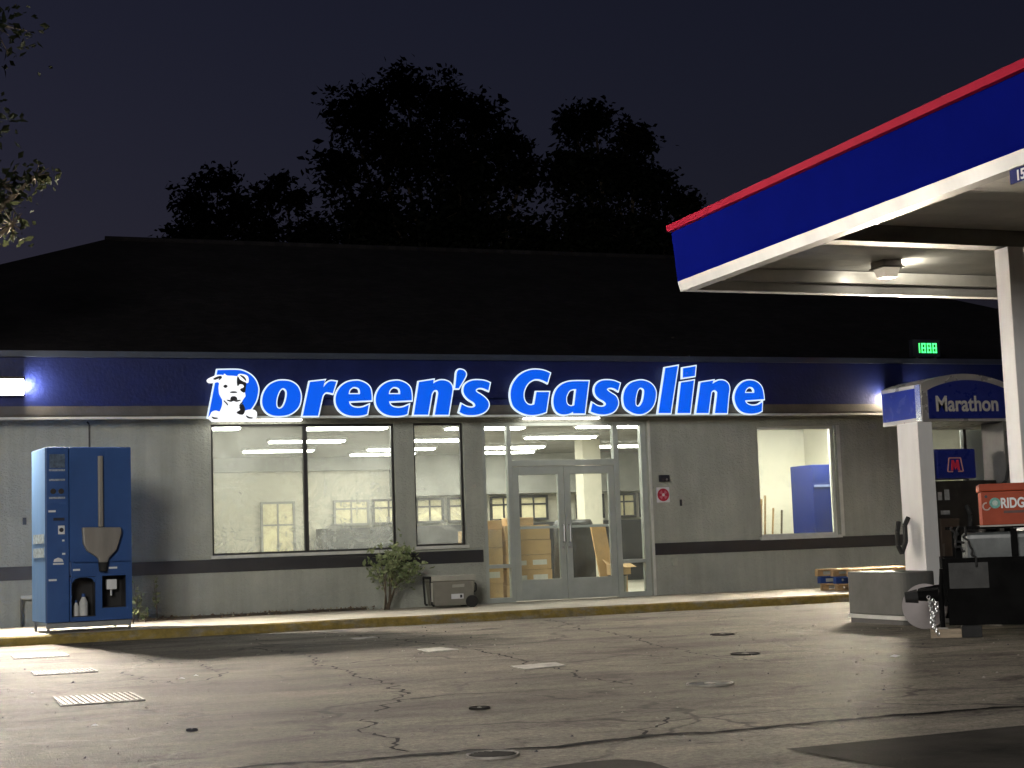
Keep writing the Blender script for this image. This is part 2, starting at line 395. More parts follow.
# litter: dead leaves and crumbs along the wall
lf = M()
for i in range(260):
    x = rnd.uniform(1.5, 6.2); y = -abs(rnd.gauss(.12, .13)) - .02; z = .158 if y > -.2 else .13
    a = rnd.uniform(0, 6.28); s = rnd.uniform(.012, .035); t = rnd.uniform(-.015, .02)
    lf.add([(x + math.cos(a) * s, y + math.sin(a) * s, z), (x - math.sin(a) * s * .6, y + math.cos(a) * s * .6, z + .012), (x - math.cos(a) * s, y - math.sin(a) * s, z + .004), (x + math.sin(a) * s * .6, y - math.cos(a) * s * .6, z + .016 + t)], [(0, 1, 2, 3)], 0 if i % 3 else 1)
tag(lf.build('leaf_litter', [pm('dead_leaf', (.16, .10, .055), .8), pm('dead_leaf_pale', (.34, .30, .2), .8)]), 'dry brown leaves and crumbs along the foot of the grey wall', 'leaf litter', kind='stuff')
# small grit and crumbs on the lot
gr = M()
for i in range(520):
    x = rnd.uniform(.2, 9.5); y = rnd.uniform(-16, -3.2); s = rnd.uniform(.004, .014) * (1.6 if rnd.random() < .06 else 1); a = rnd.uniform(0, 3)
    c, d = math.cos(a) * s, math.sin(a) * s
    gr.add([(x + c, y + d, .001), (x - d, y + c, .001), (x - c, y - d, .001), (x + d, y - c, .001), (x + s * .2, y, .001 + s * .8)], [(0, 1, 4), (1, 2, 4), (2, 3, 4), (3, 0, 4)], 0 if rnd.random() < .7 else 1)
tag(gr.build('gravel_grit', [CONC, INK]), 'scattered grit and small crumbs on the asphalt lot', 'grit', kind='stuff')

def ribbon(name, pts, w, mat, z=.004, jit=.3):
    m = M(); vs = []
    dense = []
    for a, b in zip(pts, pts[1:]):
        a, b = Vector(a), Vector(b); k = max(2, int((b - a).length / .07))
        for i in range(k): dense.append(a.lerp(b, i / k))
    dense.append(Vector(pts[-1])); walk = 0
    for i, p in enumerate(dense):
        d = (dense[min(i + 1, len(dense) - 1)] - dense[max(i - 1, 0)]).normalized(); nrm = Vector((-d.y, d.x))
        walk = walk * .85 + rnd.gauss(0, w * jit * 2)
        ww = w * rnd.uniform(.45, 1.25); q = p + nrm * walk
        vs += [(q.x + nrm.x * ww / 2, q.y + nrm.y * ww / 2, z), (q.x - nrm.x * ww / 2, q.y - nrm.y * ww / 2, z)]
    m.add(vs, [(2 * i + 1, 2 * i + 3, 2 * i + 2, 2 * i) for i in range(len(dense) - 1)])
    return tag(m.build(name, mat), kind='structure')
ribbon('tar_seam', [(-3, -15.42), (1.4, -15.44), (2.75, -15.54), (5.1, -15.53), (5.9, -15.6), (9, -15.62)], .085, TAR, jit=.12)
for c in ([(3.15, -5.89), (3.36, -7.51), (3.28, -9.93), (3.11, -12.12), (3.01, -12.75), (2.68, -13.41)], [(3.01, -12.75), (3.38, -12.71), (3.72, -12.82)],
          [(2.41, -13.75), (2.25, -14.42), (2.27, -14.8), (2.24, -15.38)], [(1.89, -6.89), (2.27, -8.09), (2.4, -9.23), (2.14, -9.77), (1.79, -10.16), (1.6, -9.76), (1.49, -8.38)],
          [(3.53, -15.48), (3.81, -15.11), (3.98, -14.83)], [(6.8, -8.28), (6.42, -10.21), (6.32, -11.36), (6.42, -12.02)], [(6.22, -11.55), (6.73, -11.33), (7.08, -11.39)],
          [(7.6, -3.6), (7.07, -6.6), (6.8, -8.28)], [(4.4, -3.3), (4.9, -6.2), (5.0, -9.1), (4.6, -12.8)], [(5.0, -9.1), (5.9, -10.1), (6.32, -11.36)]):
    ribbon('asphalt_crack', c, .026, TAR, z=.005, jit=.55)
def patch(name, poly, mat, z=.006):
    c = smooth_contour(poly, 3); vs = [(x + rnd.uniform(-.012, .012), y + rnd.uniform(-.012, .012), z) for x, y in c]
    f = tuple(range(len(vs)))
    if area(c) < 0: f = f[::-1]
    return tag(M().add(vs, [f]).build(name, mat), kind='structure')
patch('asphalt_patch', [(3.86, -16.42, 1), (5.34, -16.34, 1), (7.5, -16.3, 1), (7.6, -19.0, 1), (4.4, -18.6, 1), (4.0, -17.6)], PATCH)
patch('asphalt_patch', [(2.6, -16.33, 1), (3.02, -16.26), (3.12, -16.6), (3.0, -17.4, 1), (2.45, -17.3, 1)], PATCH)
# flush covers and plates in the lot
def ribbed_plate(q, label, group='white ribbed plates set flush in the lot'):
    cx = sum(p[0] for p in q) / 4; cy = sum(p[1] for p in q) / 4
    hx = (q[1][0] - q[0][0]) / 2; hy = abs(q[3][1] - q[0][1]) / 2
    t = thing('ribbed_plate', label, 'ground plate', (cx, cy, 0), group=group)
    f = M(); f.box(cx - hx, cx + hx, cy - hy, cy + hy, .001, .007); f.build('base_sheet', GREYP, t)
    r_ = M(); n = 15; slant = hx * .16
    for i in range(n):
        a = cx - hx + 2 * hx * (i + .15) / n; b = a + 2 * hx / n * .5
        r_.add([(a + slant * .3, cy - hy + .01, .0072), (b + slant * .3, cy - hy + .01, .0072), (b - slant * .3, cy + hy - .01, .0072), (a - slant * .3, cy + hy - .01, .0072),
                (a + slant * .3, cy - hy + .01, .014), (b + slant * .3, cy - hy + .01, .014), (b - slant * .3, cy + hy - .01, .014), (a - slant * .3, cy + hy - .01, .014)],
               [(4, 5, 6, 7), (0, 1, 5, 4), (1, 2, 6, 5), (2, 3, 7, 6), (3, 0, 4, 7)])
    r_.build('ribs', PLATE, t); return t
ribbed_plate([(.66, -4.87), (1.24, -4.86), (1.25, -5.55), (.66, -5.6)], 'white ribbed plate in the asphalt just in front of the yellow kerb')
ribbed_plate([(.73, -7.76), (1.30, -7.83), (1.33, -8.2), (.74, -8.26)], 'narrow middle plate of the three white ribbed ones at the left')
ribbed_plate([(.76, -10.74), (1.36, -10.80), (1.36, -11.47), (.76, -11.48)], 'largest white ribbed plate, nearest the camera at the left')
def pad(q, label):
    o = M().prism(q, 'z', .002, .010).build('concrete_pad', PLATE, bevel=.002); return tag(o, label, 'ground plate', 'pale flat pads in the lot')
pad([(4.52, -7.79), (4.79, -7.7), (4.85, -8.15), (4.49, -8.3)], 'small pale pad in the asphalt below the potted-looking shrub' if 0 else 'small pale pad in the asphalt in front of the cooler')
pad([(4.53, -10.58), (4.99, -10.47), (4.93, -10.86), (4.5, -11.0)], 'large pale square pad in the asphalt before the glass doors')
pad([(4.45, -5.2), (4.75, -5.16), (4.76, -5.36), (4.44, -5.55)], 'faint pale pad close to the kerb below the wide window')
def lid(x, y, r, label, grate=False, mat=IRON, cat='manhole cover', rm=STEELP):
    t = thing('drain_grate' if grate else 'tank_lid', label, cat, (x, y, 0))
    m = M(); n = 30
    vs = []; fs = []
    for i in range(n):
        a = 2 * math.pi * i / n
        for rr, z in ((r, .001), (r, .014), (r * .92, .012), (r * .91, .006)): vs.append((x + math.cos(a) * rr, y + math.sin(a) * rr, z))
    for i in range(n):
        a = i * 4; b = ((i + 1) % n) * 4
        for k in range(3): fs.append((a + k, b + k, b + k + 1, a + k + 1))
    m.add(vs, fs); m.build('rim', rm, t)
    M().disc((x, y, .004), (0, 0, 1), r * .915, .006, n=30).build('cover', TAR if grate else mat, t)
    b = M()
    if grate:
        for k in range(-3, 4):
            yy = k * r * .23; h = math.sqrt(max(.0, (r * .84) ** 2 - yy * yy)); T = Matrix.Translation((x, y, 0)) @ Matrix.Rotation(R(-55), 4, 'Z'); b.T = T
            b.box(-h, h, yy - r * .05, yy + r * .05, .007, .012)
    else: b.box(x - r * .12, x + r * .12, y - r * .3, y + r * .3, .007, .013)
    b.build('grate_bars' if grate else 'lift_lug', IRON if grate else STEELP, t); return t
lid(2.56, -15.77, .135, 'round slotted drain grate beside the long tar seam', True, cat='drain')
lid(5.12, -13.15, .17, 'flat round tank lid with pale rim in the middle of the lot', mat=GREYP)
lid(7.78, -8.26, .13, 'dark round lid in the asphalt beyond the others, nearest the doors', rm=IRON)
lid(6.65, -10.85, .13, 'dark round lid halfway between the pale rimmed lid and the far dark one', rm=IRON)
lid(3.22, -13.62, .07, 'small black lid near the branching crack', rm=IRON)
lid(1.38, -13.66, .035, 'tiny black cap alone on the asphalt at lower left', rm=INK)
def scrap(x, y, s, label, nm='paper_scrap', mat=PRINTW):
    vs = []; n = 7
    for i in range(n):
        a = 6.28 * i / n; rr = s * rnd.uniform(.5, 1.1); vs.append((x + math.cos(a) * rr, y + math.sin(a) * rr * .7, .006 + rnd.uniform(0, .03) * s * 10))
    vs.append((x, y, .012 + s * .3))
    o = M().add(vs, [(i, (i + 1) % n, n) for i in range(n)]).build(nm, mat, loc=(x, y, 0)); return tag(o, label, 'litter')
scrap(7.35, -12.12, .06, 'crumpled white scrap on the asphalt at the edge of the pump shadow')
scrap(1.87, -9.72, .035, 'white scrap in the ring-shaped crack on the left')
scrap(2.02, -9.5, .03, 'smaller pale scrap next to the one in the ring-shaped crack')
scrap(.87, -13.04, .03, 'small pale scrap near the bottom left')
scrap(.62, -10.3, .03, 'white crumb left of the largest ribbed plate')

# ------------------------------------------------------------------ the store
ST = thing('store_building', 'single storey grey stucco shop with blue fascia and dark hip roof', 'shop building', (8, 4, 0))
OPEN = [(3.69, 6.53, 1.02, 2.98), (6.84, 7.66, 1.05, 2.98), (7.97, 10.84, .0, 2.98), (12.90, 14.42, 1.0, 2.885), (16.36, 18.9, 1.0, 2.85)]
w = M(); XL, XR, H = -4.2, 24.0, 3.2
prev = XL
for a, b, z0, z1 in OPEN:
    w.box(prev, a, 0, .2, 0, H)
    if z0 > 0: w.box(a, b, 0, .2, 0, z0)
    w.box(a, b, 0, .2, z1, H); prev = b
w.box(prev, XR, 0, .2, 0, H)
w.box(XL, XL + .2, .2, 14, 0, 3.9); w.box(XR - .2, XR, .2, 14, 0, 3.9); w.box(XL, XR, 14, 14.2, 0, 3.9)
w.build('wall', STUC, ST)
b = M()
for a, c in ((XL - .012, 7.93), (10.9, XR)): b.box(a, c, -.014, -.002, .775, .968)
b.build('painted_band', BAND, ST)
sf = M().box(XL - .3, XR, -.35, -.001, 3.07, 3.10).build('soffit', FAST, ST)
fa = M().box(XL - .3, XR, -.35, -.2, 3.225, 3.93).build('fascia', FASB, ST)
M().box(XL - .3, XR, -.365, -.19, 3.10, 3.225).build('fascia_strip', FAST, ST)
M().box(XL - .33, XR, -.40, -.19, 3.93, 4.02).build('fascia_coping', FASL, ST)
M().box(XL - .3, XR, -.385, -.30, 3.035, 3.068).build('drip_edge', TRIM, ST)
M().box(XL - .3, XR, -.19, .2, 3.9, 3.93).build('parapet_top', FASL, ST)
ro = M(); e, yr, zr, z0 = .0, 7.0, 7.15, 3.95
ro.add([(-4.1, -.1, z0), (24.3, -.1, z0), (24.3, 14.3, z0), (-4.1, 14.3, z0), (2.83, yr, zr), (17.5, yr, zr)], [(0, 1, 5, 4), (1, 2, 5), (2, 3, 4, 5), (3, 0, 4), (0, 3, 2, 1)])
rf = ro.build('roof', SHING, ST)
M().tube([(2.83, yr, zr), (17.5, yr, zr)], .07).build('ridge_cap', SHING, rf)
# interior shell
M().box(-4, 23.8, .2, 14, -.03, .119).build('shop_floor', IFLR, ST)
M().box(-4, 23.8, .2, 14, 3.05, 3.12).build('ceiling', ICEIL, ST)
iw = M(); iw.box(2.45, 2.6, .2, 10, .12, 3.05); iw.box(2.6, 17.6, 10, 10.15, .12, 3.05)
iw.box(12.5, 17.6, 3.0, 3.1, .12, 3.05); iw.box(12.42, 12.5, .2, 3.1, .12, 3.05); iw.box(15.6, 15.7, .2, 3.0, .12, 3.05)
iw.box(17.6, 17.75, 3.1, 10.15, .12, 3.05); iw.box(15.7, 19.6, 3.1, 3.2, .12, 3.05); iw.box(19.5, 19.6, .2, 3.1, .12, 3.05)
iw.build('interior_wall', CREAM, ST)
bh = M(); bh.box(2.6, 9.2, 9.6, 9.99, 2.76, 3.05); bh.box(9.2, 17.6, 9.4, 9.99, 2.16, 3.05); bh.build('bulkhead', IGREY, ST)
M().box(11.78, 12.16, 5.0, 5.4, .12, 3.05).build('interior_column', CREAM, ST)
PANE = pm('glow_toned_pane', (.85, .77, .50), .6, var=.2, scale=4)  # bright cream colour stands in for the glow of lit coolers
def cooler_window(x0, x1, z0, z1, y=9.96, mid=True):
    f = M(); t = .05
    f.box(x0, x0 + t, y - .06, y, z0, z1); f.box(x1 - t, x1, y - .06, y, z0, z1); f.box(x0 + t, x1 - t, y - .06, y, z0, z0 + t); f.box(x0 + t, x1 - t, y - .06, y, z1 - t, z1)
    if mid: f.box(x0 + t, x1 - t, y - .055, y, z0 + (z1 - z0) * .62, z0 + (z1 - z0) * .62 + .035); f.box((x0 + x1) / 2 - .018, (x0 + x1) / 2 + .018, y - .05, y, z0 + t, z1 - t)
    o = f.build('inner_window', IDARK if x1 > 9.2 else IGREY, ST)
    M().box(x0 + t, x1 - t, y - .03, y - .02, z0 + t, z1 - t).build('pane', PANE, o)
for x0, x1 in ((6.3, 7.05), (7.9, 8.7), (8.76, 9.5), (9.75, 10.4), (10.5, 11.2), (11.5, 12.15), (12.2, 12.9), (13.6, 14.3), (14.5, 15.1), (15.2, 15.8)):
    cooler_window(x0, x1, 1.56 if x0 > 7 else .75, 2.12, y=9.96 if x1 < 9.2 else 9.9)
M().box(9.2, 17.5, 9.5, 9.83, .12, 1.5).build('back_fridge_front', IDARK, ST)
M().box(7.5, 9.1, 9.3, 9.9, .12, 1.5).build('back_counter', IDARK, ST)
# windows
def window(a, b_, z0, z1, mats, glass, mull=None, y=.06, sill=True, t=.035):
    f = M()
    f.box(a, a + t, y, y + .07, z0, z1); f.box(b_ - t, b_, y, y + .07, z0, z1); f.box(a + t, b_ - t, y, y + .07, z0, z0 + t); f.box(a + t, b_ - t, y, y + .07, z1 - t, z1)
    o = f.build('window', mats, ST)
    if mull: M().box(mull - .03, mull + .03, y - .01, y + .08, z0 + t, z1 - t).build('mullion', DARKF, o)
    spans = [(a + t, b_ - t)] if not mull else [(a + t, mull - .03), (mull + .03, b_ - t)]
    for p, q in spans: M().box(p, q, y + .03, y + .036, z0 + t, z1 - t).build('pane', glass, o)
    if sill: M().box(a - .03, b_ + .03, -.05, y, z0 - .045, z0 + .004).build('sill', TRIM, o)
    return o
window(3.69, 6.53, 1.02, 2.98, DARKF, GLASSES[0], 5.13)
window(6.84, 7.66, 1.05, 2.98, DARKF, GLASSES[1])
w3 = window(12.90, 14.42, 1.0, 2.885, TRIM, GLASSES[3], t=.05)
M().box(14.46, 14.52, -.02, -.003, .98, 2.89).build('trim_strip', TRIM, w3)
w4 = window(16.36, 18.9, 1.0, 2.85, TRIM, GLASSES[3], 17.15, t=.05)
M().box(17.25, 18.85, .30, .33, 1.0, 2.9).build('blind', WHITEP, w4)
# entrance: storefront frame, sidelights, transom, two doors
en = M(); y0, y1 = .02, .13
en.box(7.97, 8.03, y0, y1, .12, 2.98); en.box(10.745, 10.84, y0, y1, .12, 2.98); en.box(8.03, 10.745, y0, y1, 2.92, 2.98)
en.box(8.40, 8.47, y0, y1, .12, 2.92); en.box(10.25, 10.34, y0, y1, .12, 2.92); en.box(8.47, 10.25, y0, y1, 2.275, 2.37)
for a, c in ((8.03, 8.40), (10.34, 10.745)): en.box(a, c, y0, y1, .12, .2); en.box(a, c, y0, y1, .665, .725)
EN = en.build('entrance_frame', ALU, ST, bevel=.004)
for a, c, p, q in ((8.03, 8.40, .2, .665), (8.03, 8.40, .725, 2.92), (10.34, 10.745, .2, .665), (10.34, 10.745, .725, 2.92), (8.47, 10.25, 2.37, 2.92)):
    M().box(a, c, .07, .076, p, q).build('pane', GLASSES[2], EN)
M().box(10.86, 10.90, -.03, -.003, .12, 2.99).build('corner_trim', TRIM, EN)
def door(a, c, hinge_left):
    d = M(); z0, z1 = .135, 2.265; s = .105
    d.box(a, a + s, .03, .085, z0, z1); d.box(c - s, c, .03, .085, z0, z1); d.box(a + s, c - s, .03, .085, z0, z0 + .33); d.box(a + s, c - s, .03, .085, z1 - .13, z1)
    o = d.build('door', ALU, ST, bevel=.004)
    M().box(a + s, c - s, .055, .061, z0 + .33, z1 - .13).build('pane', GLASSES[2], o)
    hx = c - .05 if hinge_left else a + .05
    M().box(a + .08, c - .08, .10, .135, 1.27, 1.31).build('push_bar', PRINTW, o)
    h = M(); h.tube([(hx, .028, 1.05), (hx, -.04, 1.05), (hx, -.04, 1.32), (hx, .028, 1.32)], .013); h.build('handle', STEEL, o)
    M().disc((hx, .024, .96), (0, 1, 0), .022, .014).build('lock', STEEL, o)
door(8.475, 9.357, True); door(9.363, 10.245, False)

# ceiling lights
def ceil_light(x0, x1, y, label, z=3.0, grp='fluorescent fittings on the shop ceiling'):
    t = thing('ceiling_light', label, 'ceiling light', ((x0 + x1) / 2, y, z), group=grp)
    h = M(); h.box(x0 - .03, x1 + .03, y - .2, y + .2, 3.0, 3.048); h.build('housing', WHITEP, t)
    l = M(); l.box(x0, x1, y - .15, y + .15, 2.972, 2.999); l.build('diffuser', TUBE, t, bevel=.01)
P = 1.33
for x, y, lb in ((2.95, .95, 'fluorescent ceiling light cut off in the top left corner of the wide window'), (5.37, 1.12, 'fluorescent ceiling light nearest the glass in the right pane of the wide window'),
                 (5.37, 4.0, 'fluorescent ceiling light passing behind the dark mullion of the wide window'), (5.37, 6.55, 'lowest looking ceiling light in the left pane of the wide window'),
                 (7.82, 1.32, 'ceiling light seen in the top right corner of the narrow window'), (8.0, 4.1, 'middle ceiling light crossing the whole narrow window'),
                 (7.82, 6.45, 'ceiling light at the right edge of the wide window, upper of two'), (7.86, 8.0, 'ceiling light at the right edge of the wide window, lower of two'),
                 (10.12, 1.15, 'ceiling light in the top right corner of the glazing over the doors'), (10.12, 3.65, 'ceiling light in the middle of the glass strip above the doors'),
                 (10.12, 6.35, 'upper far ceiling light at the left end of the glazing above the doors'), (10.5, 7.95, 'lower far ceiling light at the left end of the glazing above the doors'),
                 (12.62, 6.4, 'ceiling light in the tall pane right of the doors')):
    ceil_light(x, x + P, y, lb)
for x, y, lb in ((12.62, .9, 'left rear unseen added ceiling light in the room behind the small right window'), (14.1, .9, 'right rear unseen added ceiling light in the room behind the small right window'), (12.62, .46, 'left front unseen added ceiling light above the glass of the small right window'), (14.1, .46, 'right front unseen added ceiling light above the glass of the small right window')):  # unseen fittings added above the window head to brighten this room
    ceil_light(x, x + 1.3, y, lb, grp='fluorescent fittings in the right rooms')
ceil_light(16.4, 17.7, .85, 'fluorescent ceiling light in the room behind the pump sign', grp='fluorescent fittings in the right rooms')
for x0, x1, lb in ((3.72, 5.05, 'slim strip light under the fascia over the wide window'), (8.62, 9.95, 'slim strip light under the fascia over the glass doors')):
    t = thing('strip_light', lb, 'strip light', (x0, -.15, 3.03), group='strip lights under the fascia')
    M().box(x0, x1, -.22, -.10, 3.035, 3.069).build('housing', WHITEP, t)
    M().box(x0 + .02, x1 - .02, -.215, -.105, 3.012, 3.034).build('tube_cover', SOFT, t)
# goods inside
def carton(x, y, z, sx, sy, sz, label, rz=0.0, lab=True, grp='cardboard cartons stacked behind the doors'):
    t = thing('carton', label, 'carton', (x, y, z), rz, grp)
    bm_ = M().box(-sx / 2, sx / 2, -sy / 2, sy / 2, 0, sz).build('box_body', CARD, t, bevel=.008, local=True)
    M().box(-sx / 2 - .0015, sx / 2 + .0015, -.03, .03, sz * .72, sz + .0015).build('tape', TAPE, t, local=True)
    if lab: M().box(-sx * .34, -sx * .06, -sy / 2 - .004, -sy / 2 - .001, sz * .3, sz * .62).add([(sx * .08, -sy / 2 - .003, sz * .3), (sx * .4, -sy / 2 - .003, sz * .3), (sx * .4, -sy / 2 - .003, sz * .65), (sx * .08, -sy / 2 - .003, sz * .65)], [(0, 1, 2, 3)]).build('label_sheet', CARDT, t, local=True)
ords = ['bottom', 'second', 'third', 'fourth', 'top']
for i in range(5):
    carton(9.07 + rnd.uniform(-.012, .012), 1.25, .12 + i * .245, .80, .5, .24, '%s carton of the tall stack behind the left door' % (ords[i] + (' from the bottom' if 0 < i < 4 else '')), rnd.uniform(-.04, .04), i in (1, 2))
for i in range(4):
    carton(8.27 + rnd.uniform(-.01, .01), 1.15, .12 + i * .29, .60, .5, .285, '%s carton of the wide stack seen through the left side pane' % (ords[i] + (' from the bottom' if 0 < i < 3 else '') if i < 3 else 'top'), rnd.uniform(-.03, .03), i in (1,))
carton(8.46, 1.2, .12 + 4 * .29, .34, .3, .16, 'small carton lying on top of the wide stack', .05, False)
bw = M()
def lump(m, cx, cy, cz, sx, sy, sz, n=14, seed=3, amp=.06):
    r2 = random.Random(seed); vs = []; fs = []
    prof = [(0, 1), (.25, 1.02), (.5, 1), (.75, .98), (.95, .96), (1.0, .85)]
    for z, k in prof:
        for i in range(n):
            a = 6.283 * i / n; c, s = math.cos(a), math.sin(a); q = 1 / max(abs(c), abs(s)) ** .85
            rr = k * q * (1 + r2.uniform(-amp, amp)); vs.append((cx + c * rr * sx / 2, cy + s * rr * sy / 2, cz + z * sz))
    for j in range(len(prof) - 1):
        for i in range(n): fs.append((j * n + i, j * n + (i + 1) % n, (j + 1) * n + (i + 1) % n, (j + 1) * n + i))
    fs.append(tuple((len(prof) - 1) * n + i for i in range(n))); m.add(vs, fs)
lump(bw, 10.25, 1.9, .12, .62, .7, 1.3); o = bw.build('wrapped_load', BPLAS, loc=(10.25, 1.9, .12), smooth=True)
tag(o, 'tall load wrapped in wrinkled black plastic behind the right door', 'wrapped load')
bd = M(); bd.T = Matrix.Translation((10.36, .62, .12)) @ Matrix.Rotation(R(-12), 4, 'X') @ Matrix.Rotation(R(-4), 4, 'Y')
bd.box(-.13, .13, -.02, .02, 0, 1.22); o = bd.build('board', pm('tan_board', (.60, .36, .15), .7, var=.2), loc=(10.36, .62, .12)); tag(o, 'orange tan board leaning on end behind the right door', 'board')
for i, (x, y, z, sx, sz, lb) in enumerate(((9.62, 2.6, .12, .5, .5, 'lower carton behind the door handles beside the black load'), (9.62, 2.6, .625, .44, .36, 'upper carton behind the door handles beside the black load'))):
    carton(x, y, z, sx, .45, sz, lb, .1 * i, True, None)
carton(8.98, 1.25, .12 + 5 * .245, .40, .42, .13, 'flat carton on the very top of the tall stack behind the left door', .08, False)
pp = M(); pp.T = Matrix.Translation((9.62, .62, .98)) ; pp.box(-.1, .1, 0, .003, 0, .2)
bn = M(); bn.cyl((10.5, .62, .12), (10.5, .62, .45), .13, .15, n=20); t = thing('waste_bin', 'small grey bin on the floor behind the right side pane', 'bin', (10.5, .62, .12))
bn.build('bin_body', IGREY, t, smooth=False); M().cyl((10.5, .62, .45), (10.5, .62, .47), .16, n=20).build('rim', DARKF, t)
t = thing('open_carton', 'open cardboard carton on the bin with raised flaps', 'carton', (10.52, .62, .47), .5)
c = M(); c.box(-.16, .16, -.13, -.12, 0, .18).box(-.16, .16, .12, .13, 0, .18).box(-.16, -.15, -.12, .12, 0, .18).box(.15, .16, -.12, .12, 0, .18).box(-.15, .15, -.12, .12, 0, .01); c.build('box_body', CARD, t, local=True)
f = M(); f.add([(-.16, -.13, .182), (.16, -.13, .182), (.16, -.26, .12), (-.16, -.26, .12)], [(0, 1, 2, 3)]); f.add([(-.16, .13, .182), (.16, .13, .182), (.16, .22, .27), (-.16, .22, .27)], [(3, 2, 1, 0)]); f.build('flaps', CARD, t, local=True)
carton(10.62, 1.0, .12, .3, .3, .52, 'upright carton on the floor behind the right side pane', .2, False, None)
for i, (x, y, lb) in enumerate(((9.42, .75, 'crumpled pale packing paper at the foot of the tall carton stack'), (9.62, .55, 'crumpled pale packing paper at the foot of the black wrapped load'))):
    pk = M(); lump(pk, x, y, .12, .3, .22, .12, seed=7 + i, amp=.35); tag(pk.build('packing_paper', pm('kraft_paper_%s' % ('brown' if i else 'pale'), (.6, .5, .36) if i else (.55, .3, .22), .8), loc=(x, y, .12)), lb, 'packing paper')
# back room: blue cabinet and sticks
t = thing('blue_cabinet', 'tall blue cabinet wrapped in clear film behind the small right window', 'cabinet', (14.93, 1.3, .12), R(3))
BW = pm('cabinet_blue', (.008, .016, .10), .6, spec=.05, var=.05, scale=3, streak=True)
M().box(-.45, .45, -.35, .35, 0, 2.14).build('cabinet_body', BW, t, bevel=.02, local=True)
M().box(-.43, .43, -.362, -.352, 1.72, 2.09).build('header_panel', pm('cabinet_header', (.012, .022, .12), .6, spec=.05), t, bevel=.003, local=True)
M().box(-.05, .38, -.366, -.352, .2, 1.68).build('door_panel', pm('cabinet_door', (.024, .036, .13), .6, spec=.05, var=.06, scale=4, streak=True), t, bevel=.004, local=True)
M().box(-.43, .43, -.372, -.363, 1.74, 1.78).build('light_strip', pm('cabinet_strip', (.12, .15, .3), .3), t, local=True)
for i, (x, h, mt, lb) in enumerate(((13.22, 1.66, PALW, 'leftmost pale wooden stick leaning behind the small right window'), (13.31, 1.72, PALW, 'tallest of the pale sticks behind the small right window'), (13.42, 1.50, PALW, 'short thin pale stick behind the small right window'), (13.62, 1.46, BARK, 'dark brown stick nearest the blue cabinet'))):
    m = M().cyl((x, .7, .12), (x + rnd.uniform(-.02, .02), .5, h), .018, n=8); tag(m.build('wooden_stick', mt, loc=(x, .7, .12)), lb, 'stick', 'sticks leaning in the back room')
